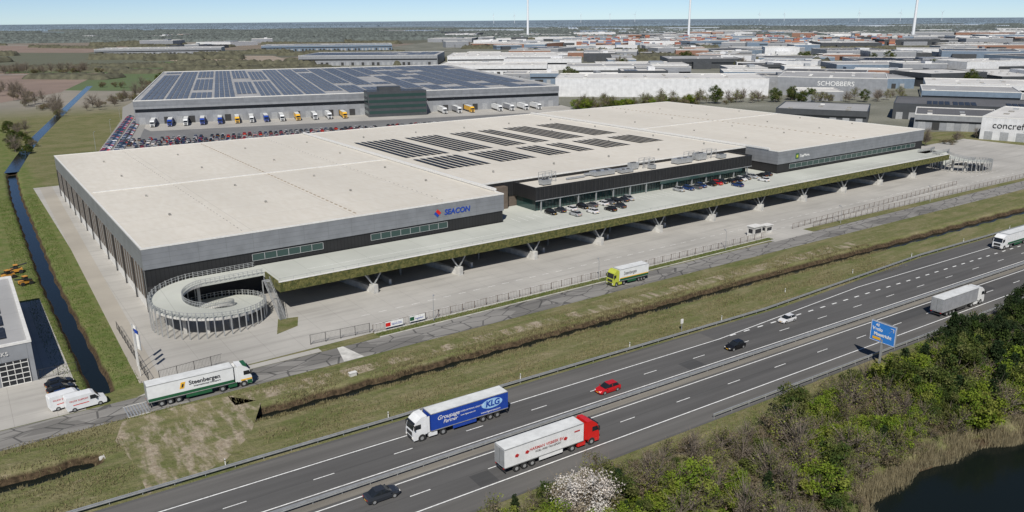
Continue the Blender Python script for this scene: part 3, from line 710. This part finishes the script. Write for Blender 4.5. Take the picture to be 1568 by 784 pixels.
def truck_mesh(cabm,trailer,skirt,stripe=None,roofm=None,low=False,cabskirt=None):
    b=MB(); rm=roofm or m_trroof; cs=cabskirt or cabm
    b.box(-8.25,5.3,-1.275,1.275,1.2,3.98,trailer); b.box(-8.2,5.25,-1.2,1.2,3.98,4.02,rm)
    for x in np.arange(-8.25,5.3,1.35 if not low else 6): 
        b.box(x-.02,x+.02,-1.285,1.285,1.2,3.95,trailer)
    b.box(-8.28,5.33,-1.3,1.3,3.9,3.985,m_steel); b.box(-8.28,5.33,-1.3,1.3,1.12,1.24,m_steel)
    b.box(-8.3,-8.255,-1.2,1.2,1.3,3.85,m_steel); b.box(-8.31,-8.305,-.02,.02,1.3,3.85,m_steeld)
    for y in (-.6,.6): b.box(-8.0,4.8,y-.08,y+.08,.85,1.12,m_steeld)
    b.box(-8.2,-8.1,-1.2,1.2,.5,.7,m_steeld)
    for s in (-1,1):
        b.box(-2.5,1.6,s*1.2-.03,s*1.2+.03,.5,1.12,skirt)
        b.box(-8.32,-8.29,s*1.0-.15,s*1.0+.15,.95,1.08,m_rlamp)
        b.box(-7.0,-2.7,s*1.15-.1,s*1.15+.1,1.0,1.12,m_steeld)
        for x in (-6.3,-5.0,-3.7): b.cyl((x,s*1.26,.52),(0,-s,0),.5,.38,m_rubber,16); b.cyl((x,s*1.27,.52),(0,-s,0),.26,.03,m_steel,10)
        for x,w in ((3.3,.6),(6.85,.32)): b.cyl((x,s*1.24,.52),(0,-s,0),.52,w,m_rubber,16); b.cyl((x,s*1.25,.52),(0,-s,0),.28,.03,m_steel,10)
        b.box(2.6,4.0,s*1.0-.25,s*1.0+.25,1.02,1.1,m_steeld)
        b.box(4.3,5.7,s*.95-.28,s*.95+.28,.4,.95,cs)
    b.box(2.3,6,-.45,.45,.7,1.05,m_steeld)
    prof=[(5.95,1.0),(6.3,1.05),(6.35,.45),(8.2,.38),(8.3,.7),(8.28,1.55),(8.2,2.05),(7.95,3.0),(7.7,3.3),(6.9,3.85),(5.95,3.95)]
    b.prism(prof,-1.22,1.22,cabm)
    if cabskirt: b.box(7.45,8.26,-1.235,1.235,.42,1.1,cabskirt)
    b.face([(8.23,-1.12,2.02),(8.23,1.12,2.02),(7.99,1.06,2.98),(7.99,-1.06,2.98)],m_carglass)
    b.box(7.75,8.15,-1.15,1.15,3.02,3.14,m_carglass)
    b.box(8.27,8.33,-.85,.85,1.15,1.75,m_steeld); b.box(8.29,8.34,-.8,.8,.5,.95,m_steeld)
    for s in (-1,1):
        b.face([(6.95,s*1.232,2.1),(8.1,s*1.232,2.1),(7.9,s*1.232,2.85),(6.95,s*1.232,2.85)],m_carglass)
        b.box(8.28,8.36,s*1.0-.16,s*1.0+.16,.68,.92,m_lamp)
        b.box(8.0,8.15,s*1.42-.12,s*1.42+.12,2.15,2.85,m_steeld); b.box(8.03,8.1,s*1.3-.1,s*1.3+.1,2.8,2.85,m_steeld)
        b.cyl((6.85,s*1.225,.55),(0,-s,0),.62,.02,m_steeld,14)
        b.box(5.5,5.95,s*1.15-.03,s*1.15+.03,1.1,3.7,cabm)
    if stripe:
        for s in (-1,1): b.box(-8.24,5.29,s*1.29-.004,s*1.29+.004,1.25,1.75,stripe)
    return b
def truck(loc,rz,cabm,trailer,skirt,name="semi_trailer_truck",**k):
    e=empty(name,loc,rz); truck_mesh(cabm,trailer,skirt,**k).obj("body",e); return e
SR=lambda s: (rad(90),0,0) if s<0 else (rad(90),0,rad(180))
m_ink=M("ink",(.03,.03,.035),.5); m_rink=M("red_ink",(.42,.02,.02),.5)
t=truck((26.6,129.6,.02),rad(-2),m_tarpw,m_tarpw,m_green,stripe=m_green,cabskirt=m_green)
text("Steenbergen","lettering",1.0,(-1.9,-1.31,2.7),SR(-1),m_ink,t,bold=.02); text("internationaal transport","lettering_2",.45,(-1.2,-1.31,2.2),SR(-1),m_ink,t)
b=MB(); b.prism([(-3.4,2.3),(-2.7,2.3),(-2.4,3.4),(-3.1,3.4)],-1.31,-1.295,m_yellow); b.prism([(-3.1,2.5),(-2.8,2.5),(-2.65,3.1),(-2.95,3.1)],-1.32,-1.311,m_ink); b.obj("logo",t)
b=MB(); b.box(6.4,8.27,-1.24,1.24,1.15,1.4,m_yellow); b.box(6.9,7.6,-1.0,1.0,3.5,3.92,m_green); b.obj("cab_stripe",t)
t=truck((124.8,131.2,.02),rad(179),m_lime,m_tarpw,m_green,stripe=m_green); t.scale=(.66,1,1); 
text("Steenbergen","lettering",1.2,(3.5,1.31,2.5),SR(1),m_ink,t)
b=MB(); b.box(-8.23,5.28,1.295,1.3,1.76,1.95,m_yellow); b.obj("side_stripe",t)
t=truck(on_mw(15.9,95.6),ang+math.pi,m_tarpw,m_blue,m_blue)
text("Groupage","lettering",.95,(4.3,1.31,2.7),SR(1),m_white,t,shear=.35); text("Partner","lettering_2",.8,(3.3,1.31,1.95),SR(1),m_white,t,shear=.35)
text("KLG","lettering_3",1.35,(-4.15,1.33,2.42),SR(1),m_blue,t,bold=.05,shear=.1); text("www.klgeurope.com","lettering_4",.42,(-3.3,1.31,1.5),SR(1),m_white,t)
text("INTERNATIONAL LOGISTICS","lettering_5",.32,(.3,1.31,2.9),SR(1),m_white,t); text("www.klgeurope.com","lettering_6",.32,(.3,1.31,2.3),SR(1),m_white,t)
b=MB(); n=24; b.face([(-5.3+1.9*math.cos(2*math.pi*i/n),1.315,2.85+.8*math.sin(2*math.pi*i/n)) for i in range(n)],M("logo_ellipse",(.3,.5,.72),.4)); b.obj("logo_oval",t)
t=truck(on_mw(22.4,80.9),ang,m_red,m_tarpw,m_tarpw)
text("HARMAN VISBEEK BV","lettering",.62,(-4.2,-1.31,2.55),SR(-1),m_rink,t,bold=.005); text("KOEL-VRIES TRANSPORT","lettering_2",.4,(-3.2,-1.31,2.05),SR(-1),m_ink,t)
b=MB(); 
for x in (-6.6,-4.9,1.7): b.prism([(x,2.4),(x+.45,2.25),(x+.7,2.6),(x+.35,2.85),(x+.05,2.7)],-1.31,-1.295,m_rink)
b.box(3.6,4.6,-1.32,-1.3,3.0,3.2,m_rink); b.obj("logo",t)
truck(on_mw(129.5,80.6),ang,m_tarpw,m_tarpg,m_steeld)
truck(on_mw(191,99.1),ang+math.pi,m_tarpw,m_tarpw,m_green,stripe=m_green)
def van(loc,rz):
    e=empty("delivery_van",loc,rz); b=MB(); w=m_tarpw
    b.prism([(-2.9,.35),(2.85,.3),(2.95,.7),(2.85,1.15),(2.05,1.4),(1.35,2.35),(.9,2.55),(-2.85,2.6),(-2.95,2.3)],-.98,.98,w)
    b.face([(2.08,-.85,1.42),(2.08,.85,1.42),(1.42,.78,2.3),(1.42,-.78,2.3)],m_carglass)
    for s in (-1,1):
        b.face([(.55,s*.99,1.45),(1.9,s*.99,1.45),(1.3,s*.99,2.15),(.55,s*.99,2.15)],m_carglass)
        for x in (1.9,-1.9): b.cyl((x,s*1.0,.36),(0,-s,0),.36,.25,m_rubber,14); b.cyl((x,s*1.005,.36),(0,-s,0),.2,.03,m_steel,10)
        b.box(2.8,2.93,s*.75-.15,s*.75+.15,.75,1.05,m_lamp); b.box(1.35,1.5,s*1.12-.1,s*1.12+.1,1.4,1.75,m_steeld)
        b.box(-2.0,.3,s*.99-.005,s*.99+.005,1.1,1.22,m_red)
    b.box(2.86,2.97,-.5,.5,.5,.85,m_steeld); b.obj("body",e)
    text("TRUCK SUPPORT","lettering",.36,(-2.5,-1.0,1.75),SR(-1),m_red,e)
van((10.2,135.9,.02),rad(5)); van((8.0,138.0,.02),rad(10))
tm=[truck_mesh(c,tr,m_steeld,low=True).mesh("docked") for c,tr in ((m_tarpw,m_tarpw),(m_blue,m_blue),(m_yellow,m_yellow),(m_tarpw,m_tarpg),(m_tarpw,m_tarpw))]
for i in range(27):
    f=10+i*9.4+random.uniform(-1,1)
    if 130<f<180 or random.random()<.25: continue
    x,y=91+f*math.cos(R2)+9*math.sin(R2),526+f*math.sin(R2)-9*math.cos(R2)
    inst(random.choice(tm),"semi_trailer_truck",(x,y,.04),R2-math.pi/2)
b=MB(); b.box(-1.6,1.6,-.8,.8,.6,1.4,m_orange); b.box(-.6,.5,-.7,.7,1.4,2.5,m_carglass); b.box(-.65,.55,-.75,.75,2.5,2.6,m_orange); b.beam((-1.4,.9,1.5),(3,.9,2.4),.3,m_steeld)
for x in (-1.1,1.1):
    for s in (-1,1): b.cyl((x,s*1.05,.55),(0,-s,0),.55,.4,m_rubber,14)
me=b.mesh("telehandler")
for x,y,r in ((5,222,20),(8,214,200),(1,212,80),(7,226,0)): inst(me,"telehandler",(x,y,0),rad(r),sc=.85)
# ------------------------------------------------------------ fences, gates, signs, lamps
def fence(name,a,c,h=1.8,bar=.55,m=m_steeld):
    L=math.dist(a,c); b=MB()
    for i in range(int(L/3)+1): b.box(i*3-.05,i*3+.05,-.05,.05,0,h+.05,m)
    for z in (.2,h): b.box(0,L,-.02,.02,z-.025,z+.025,m)
    for i in range(int(L/bar)): b.box(i*bar,i*bar+.025,-.012,.012,.2,h,m)
    return b.obj(name,loc=(a[0],a[1],.02),rz=math.atan2(c[1]-a[1],c[0]-a[0]))
m_rust=M("rusty_steel",(.13,.10,.08),.8,var=.2)
fence("fence",(62,137.6),(184,137.6),1.6,.8,m_rust); fence("fence",(198,139),(300,143),1.6,.8,m_rust); fence("fence",(205,136.8),(340,134.8),1.6,.9,m_rust); fence("sliding_gate",(49.5,139),(61.5,138),2.0,.25)
fence("sliding_gate",(22,138.3),(33,139.4),2.2,.25); fence("fence",(20.5,140),(20.5,170),1.6); fence("fence",(5,152),(11,152))
b=MB(); b.box(0,3.6,0,2.4,0,2.8,m_conc); b.box(-.2,3.8,-.2,2.6,2.8,3.0,m_cap); b.box(.5,3.1,-.03,0,1,2.2,m_carglass); b.box(-.03,0,.5,1.9,1,2.2,m_carglass); me=b.mesh("gatehouse")
inst(me,"gatehouse",(181,139.5,.02),.0); inst(me,"gatehouse",(187,140,.02),.0,sc=.8)
def banner(x,y,w,m1,tx):
    e=empty("banner_sign",(x,y,0),rad(-1)); b=MB(); b.box(0,w,-.03,.03,.5,1.7,m_white); b.box(.1,w*.3,-.04,-.031,.7,1.5,m1)
    for xx in (0,w): b.box(xx-.04,xx+.04,-.04,.04,0,1.75,m_steel)
    b.obj("panel",e); text(tx,"lettering",.6,(w*.35,-.05,.85),FRONT,m_blue,e)
banner(64.5,137.2,4,m_red,"SEACON"); banner(70,137.2,3.6,m_green,"logistics")
for k,(x,y) in enumerate(((19.8,143.2),(20.0,145.6),(20.2,148))):
    b=MB(); b.cyl((0,0,0),(0,0,1),.07,8.5,m_cap,8,.04)
    pts=[(.05+i*.12,.12*math.sin(i*1.1),0) for i in range(7)]; m=[m_cap,m_blue,m_cap][k]
    for i in range(6):
        p,q=pts[i],pts[i+1]; b.face([(p[0],p[1],5.2-.1*i),(q[0],q[1],5.2-.1*(i+1)),(q[0],q[1],8.2-.12*(i+1)),(p[0],p[1],8.2-.12*i)],m)
    b.obj("flagpole",loc=(x,y,0))
def lamp(x,y,h=9,a=0):
    b=MB(); b.cyl((0,0,0),(0,0,1),.1,h,m_steel,8,.05); b.beam((0,0,h-.05),(1.3,0,h+.1),.07,m_steel); b.box(1.0,1.8,-.15,.15,h+.05,h+.18,m_steel); b.obj("street_lamp",loc=(x,y,0),rz=a)
for x,y in ((55,430),(70,480),(85,540),(110,640),(340,200),(350,260),(360,330),(75,136),(120,136),(165,136),(215,134.5),(265,134)): lamp(x,y,9 if y>150 else 5,1)
e=empty("motorway_sign",(128.8,69.9,0),rad(-4))
b=MB(); b.box(-.15,.15,-.15,.15,-1,5,m_steel)
b.box(-.1,.1,-2.5,2.5,4.3,8.1,m_steel); b.box(-.13,-.1,-2.4,2.4,4.4,8.0,m_lblue)
for z0,z1,y0,y1 in ((4.4,4.46,-2.4,2.4),(7.94,8,-2.4,2.4)): b.box(-.16,-.131,y0,y1,z0,z1,m_white)
for y in (-2.4,2.34): b.box(-.16,-.131,y,y+.06,4.46,7.94,m_white)
b.box(-.15,-.131,.3,1.9,4.7,5.2,m_yellow); b.obj("panel",e)
SL=(rad(90),0,rad(-90))
text("Venlo","line_1",.85,(-.15,2.1,6.4),SL,m_white,e,bold=.03); text("Maastricht","line_2",.8,(-.15,1.7,5.5),SL,m_white,e,bold=.03); text("40","line_3",.7,(-.15,1.5,7.2),SL,m_white,e,bold=.02)
b=MB(); b.beam((-.16,-1.2,6.6),(-.16,-2.0,7.5),.14,m_white,.02); b.beam((-.16,-2.0,7.5),(-.16,-1.4,7.5),.12,m_white,.02); b.beam((-.16,-2.0,7.5),(-.16,-2.0,6.9),.12,m_white,.02); b.obj("arrow",e)
b=MB(); b.box(-.06,.06,-.06,.06,0,1.0,m_white); b.box(-.065,.065,-.065,.065,.7,.85,m_steeld); me=b.mesh("marker_post")
for i in range(-1,14): inst(me,"marker_post",(*MW(i*25+8,104 if i<4 else 108),0))
b=MB(); b.box(-.6,.6,-.35,.35,0,.6,m_conc); b.box(-.7,.7,-.4,.4,.6,.7,m_cap); me=b.mesh("utility_cabinet")
inst(me,"utility_cabinet",(50.3,121.3,0)); b=MB(); b.cyl((0,0,0),(0,0,1),.08,2.4,m_steel,8); b.box(-.3,.3,-.1,.1,1.6,2.5,m_cap); b.obj("emergency_phone",loc=(*MW(72,104.4),0))
b=MB(); b.cyl((0,0,-1),(0,0,1),.35,.9,m_conc,14); b.box(-.9,.9,.3,.7,-1.2,-.05,m_conc); me=b.mesh("culvert"); inst(me,"culvert",(31.5,117.3,-.3),rad(90)); inst(me,"culvert",(9.6,118.0,-.3),rad(-90))
# ------------------------------------------------------------ vegetation
def tree_mesh(name,h,r,crown0,nclump,nleaf,leaf,lm,seed,shape="round",trunk=.15,twigs=0):
    g=np.random.default_rng(seed); b=MB()
    def tube(p,q,r0,r1,seg=5):
        p=Vector(p);q=Vector(q); b.cyl(p,(q-p),r0,(q-p).length,m_bark,seg,r1)
    cl=[]
    for i in range(nclump):
        while True:
            p=g.uniform(-1,1,3)
            if np.linalg.norm(p)<=1 and np.linalg.norm(p)>.3: break
        z=(p[2]+1)/2
        rr=r*(1-.85*z) if shape=="cone" else r
        cl.append(np.array([p[0]*rr,p[1]*rr,crown0+z*(h-crown0)]))
    tube((0,0,-.5),(0.1*r,0,h*.45),trunk,trunk*.6,7); tube((0.1*r,0,h*.45),(0,.05*r,h*.85),trunk*.6,trunk*.2,6)
    for i,c in enumerate(cl):
        if i%2==0 or twigs:
            z0=min(c[2]*.6,h*.6); tube((0.05*r,0,z0),tuple(c),trunk*.25,trunk*.06,4)
            for k in range(twigs):
                e=c+g.normal(0,.22*r,3)+np.array([0,0,.1*r]); tube(tuple(c*.5+np.array([0,0,z0])*.5),tuple(e),.035,.012,3)
    me_v=np.array(b.v); Vs=[];mi=[]
    for i,c in enumerate(cl):
        cr=r*g.uniform(.22,.42); n=int(nleaf*g.uniform(.6,1.4)); 
        if n==0: continue
        d=g.normal(0,1,(n,3)); d/=np.linalg.norm(d,axis=1)[:,None]; rad_=cr*g.uniform(.35,1.05,(n,1)); d[:,2]*=.8
        P=c+d*rad_
        u=g.normal(0,1,(n,3)); u/=np.linalg.norm(u,axis=1)[:,None]; w=np.cross(u,g.normal(0,1,(n,3))); w/=np.linalg.norm(w,axis=1)[:,None]
        s=leaf*g.uniform(.6,1.3,(n,1))
        Q=np.stack([P-u*s-w*s*.2,P+w*s*.6,P+u*s,P-w*s*.6],1); Vs.append(Q.reshape(-1,3)); mi+= [1+(i%len(lm))]*n
    me=bpy.data.meshes.new(name)
    verts=list(map(tuple,me_v)); faces=list(b.f); mats=[0]*len(b.f)
    if Vs:
        LV=np.concatenate(Vs); k=len(LV)//4; base=len(verts); verts+=list(map(tuple,LV)); faces+=[(base+4*i,base+4*i+1,base+4*i+2,base+4*i+3) for i in range(k)]; mats+=mi
    me.from_pydata(verts,[],faces); me.materials.append(m_bark)
    for m in lm: me.materials.append(m)
    me.polygons.foreach_set("material_index",mats); me.update(); return me
L_br=[leafmat("leaf_bright",(.19,.26,.035)),leafmat("leaf_bright_b",(.13,.20,.028)),leafmat("leaf_bright_c",(.24,.28,.06))]
L_gr=[leafmat("leaf_mid",(.10,.13,.035)),leafmat("leaf_mid_b",(.06,.095,.027)),leafmat("leaf_mid_c",(.14,.16,.055))]
L_dk=[leafmat("leaf_dark",(.03,.052,.022)),leafmat("leaf_dark_b",(.048,.07,.03))]
L_br2=[leafmat("leaf_brown",(.18,.155,.09)),leafmat("leaf_brown_b",(.23,.195,.125))]
L_bl=[leafmat("blossom",(.66,.60,.54),rv=0),leafmat("blossom_b",(.74,.70,.65),rv=0),leafmat("blossom_c",(.32,.27,.19),rv=0)]
TV=[tree_mesh("tree_bright",6,2.6,1.0,34,95,.16,L_br,1,trunk=.15),tree_mesh("tree_bright_b",4.5,2.4,.5,30,95,.15,L_br,2),
    tree_mesh("tree_mid",6.5,2.8,1.0,36,90,.16,L_gr,3),tree_mesh("bush_mid",3.5,2.2,.3,28,95,.15,L_gr,4),
    tree_mesh("conifer",6.5,1.7,.6,44,85,.16,L_dk,5,"cone"),tree_mesh("scrub",2.6,2.2,.2,24,50,.12,L_br2+[L_gr[2]],6,trunk=.08,twigs=3),
    tree_mesh("bare_tree",6.5,2.8,1.5,40,6,.12,L_br2,8,trunk=.14,twigs=6),tree_mesh("shrub_bright",2.4,1.6,.2,18,85,.14,L_br,9,trunk=.06),
    tree_mesh("pine",8,3.0,1.5,34,140,.17,L_dk+[L_gr[1]],10,trunk=.2),
    tree_mesh("budding_tree",6,2.7,1.2,36,28,.13,[L_br[2],L_br2[1],L_gr[2]],12,trunk=.12,twigs=4)]
NM=["willow_tree","willow_tree","birch_tree","bush","conifer_tree","scrub_bush","bare_tree","bush","pine_tree","birch_tree"]
def plant(k,x,y,s,name=None):
    z=float(gz(np.array([x]),np.array([y]))[0])
    inst(TV[k],name or NM[k],(x,y,z-.05),random.uniform(0,6.28),sc=(s*random.uniform(.85,1.2),s*random.uniform(.85,1.2),s*random.uniform(.85,1.2)))
pts=[]
for it in range(6000):
    x=random.uniform(38,235); lim=71.8 if x<80 else (68.5 if x<112 else 69.5); y=random.uniform(max(46,float(shore(np.array(x)))+2.5),lim-.0314*(x-40)+random.uniform(-1,0))
    if y>lim-.0314*(x-40): continue
    if math.hypot(x-55.5,y-64.3)<3.8: continue
    if 118<x<133 and y>63 : continue
    md=1.8 if x<150 else 2.4
    if any((x-p[0])**2+(y-p[1])**2<md*md for p in pts): continue
    pts.append((x,y))
for x,y in pts:
    t=71-.0314*(x-40)-y; sh=y-float(shore(np.array(x)))
    big=math.sin(x*.13+1)+math.sin(y*.3+x*.05)
    r=random.random()
    if x>118 and t>3:
        k=8 if (r<.45 and x>138) else random.choice([0,0,1,2,4,2,9,6]); s=random.uniform(.8,1.15)
    elif t<2.5: k=random.choice([5,5,7,3,5,9 if r<.6 else 4]); s=random.uniform(.4,.8)
    elif sh<4: k=random.choice([5,5,3,6,5,9]); s=random.uniform(.6,.9)
    else:
        k=random.choice([0,1,7,1,0,2,4,9,5,9,6] if big>-.1 else [5,5,5,3,6,5,9]); s=random.uniform(.6,1.0)
    plant(k,x,y,s)
for x,y,s in ((123,66.5,.8),(131,68.2,.7),(126.5,64.8,.9)): plant(7,x,y,s*1.4)
bl=tree_mesh("blossom_tree",7.5,4.2,1.2,90,110,.12,L_bl,21,trunk=.2,twigs=4)
inst(bl,"blossom_tree",(55.3,64.2,-.2),.4)
def row(a,c,n,ks,s0,s1,j=2):
    for i in range(n):
        f=(i+random.random())/n; plant(random.choice(ks),a[0]+(c[0]-a[0])*f+random.uniform(-j,j),a[1]+(c[1]-a[1])*f+random.uniform(-j,j),random.uniform(s0,s1))
row((352,425),(440,400),70,[1,5,3,9,9,5],1.0,1.7,7); row((440,400),(520,375),24,[2,6,5,9],1.0,1.7,7); row((500,350),(600,330),16,[2,6,9],.9,1.5,8)
row((90,640),(220,900),44,[6,5,6],1.0,1.8,14); row((60,600),(40,900),34,[6,5,6],1.2,1.8,10)
row((370,200),(470,190),12,[6,5],.8,1.3,4); row((120,850),(430,780),44,[6,5,2],1.2,2,12); row((25,440),(30,560),20,[5,6,3],.8,1.4,5)
for i in range(60):
    x,y=SV(random.uniform(600,1500),random.uniform(0,900)); 
    if all(math.hypot(x-p[0],y-p[1])>p[2]*.9 for p in placed): row((x,y),(x+random.uniform(-40,40),y+random.uniform(-40,40)),6,[2,6,5,9],1.2,2.0,6)
a=SV(1000,-700);c=SV(1000,-500); row(a,c,60,[6,6,5],1.4,2.2,20)
def blades(name,pts,h,w,m,seed=3,lean=.25):
    g=np.random.default_rng(seed); P=np.array(pts); n=len(P); a=g.uniform(0,6.28,n); hh=h*g.uniform(.6,1.2,n)
    dx=np.cos(a)*w/2;dy=np.sin(a)*w/2; z=gz(P[:,0],P[:,1]); lx=g.normal(0,lean,n)*hh; ly=g.normal(0,lean,n)*hh
    V=np.stack([np.stack([P[:,0]-dx,P[:,1]-dy,z-.05],1),np.stack([P[:,0]+dx,P[:,1]+dy,z-.05],1),np.stack([P[:,0]+lx,P[:,1]+ly,z+hh],1)],1).reshape(-1,3)
    inst(npmesh(name,V,np.arange(3*n).reshape(n,3),[m]),name)
pp=[]
while len(pp)<20000:
    x=random.uniform(84,190); y=float(shore(np.array(x)))+random.uniform(-.4,2.6)+math.sin(x*.5)*.6
    if math.sin(x*.9)+math.sin(x*.23+y)<random.uniform(-2,.6): continue
    pp.append((x,y))
blades("reed_bed",pp,1.4,.09,leafmat("reed",(.30,.26,.165),rv=0),lean=.15)
pp=[]
while len(pp)<60000:
    q=random.random()
    if q<.5: x=random.uniform(-10,190); y=random.uniform(103.5,127)-.0314*(x-40)*.9
    elif q<.75: x=random.uniform(14,200); y=float(ditch_y(np.array(x)))+random.choice([-1,1])*random.uniform(1.9,3.4)
    else: x=random.uniform(42,180); y=random.uniform(50,74.3)-.0314*(x-40)
    if math.sin(x*.35+math.sin(y*.5)*1.5)+math.sin(y*.8+x*.07)<random.uniform(-1.6,1): continue
    if 13<x<30 and 103<y<127: continue
    pp.append((x,y))
blades("grass_tufts",pp,.38,.16,leafmat("dry_grass",(.25,.22,.12),rv=0),seed=5,lean=.3)
pp=[(random.uniform(62,184),random.uniform(134.8,136.8)) for i in range(6000)]+[(ditch_x(np.array(y))+random.choice([-1,1])*random.uniform(2,6),y) for y in [random.uniform(140,330) for i in range(9000)]]
blades("verge_grass",[(float(a),float(b_)) for a,b_ in pp],.3,.15,leafmat("green_grass",(.12,.17,.04),rv=0),seed=6,lean=.3)
# ------------------------------------------------------------ sky, sun, camera
w=bpy.data.worlds.new("World"); S.world=w; w.use_nodes=True; nt=w.node_tree
sk=nt.nodes.new('ShaderNodeTexSky'); sk.sky_type='NISHITA'; sk.sun_disc=False
el=rad(47); sdir=Vector((-.66,-.75,0)).normalized()
sk.sun_elevation=el; sk.sun_rotation=math.atan2(sdir.x,sdir.y); sk.air_density=.5; sk.dust_density=.05; sk.ozone_density=4; sk.altitude=60
nt.links.new(sk.outputs[0],nt.nodes["Background"].inputs[0]); nt.nodes["Background"].inputs[1].default_value=.09
l=bpy.data.lights.new("sun",'SUN'); l.energy=5.0; l.angle=rad(.5); l.color=(1,.955,.88); lo=bpy.data.objects.new("sun",l); COL.objects.link(lo)
d=-(sdir*math.cos(el)+Vector((0,0,math.sin(el)))); lo.rotation_euler=d.to_track_quat('-Z','Y').to_euler(); lo.location=(0,0,300)
th=rad(16.6); yaw=rad(34.9); roll=rad(.4)
fw=Vector((math.sin(yaw),math.cos(yaw),0)); rt=Vector((math.cos(yaw),-math.sin(yaw),0)); up=Vector((0,0,1))
F=fw*math.cos(th)-up*math.sin(th); U=fw*math.sin(th)+up*math.cos(th)
R_=rt*math.cos(roll)-U*math.sin(roll); U_=U*math.cos(roll)+rt*math.sin(roll)
cam=bpy.data.cameras.new("camera"); co=bpy.data.objects.new("camera",cam); COL.objects.link(co)
mt=Matrix((R_,U_,-F)).transposed().to_4x4(); mt.translation=Vector((0,0,60)); co.matrix_world=mt
cam.sensor_width=36; cam.lens=36*1219/1568; cam.clip_end=60000; cam.clip_start=1; S.camera=co
S.view_settings.view_transform='Standard'; S.view_settings.look='None'; S.view_settings.exposure=0
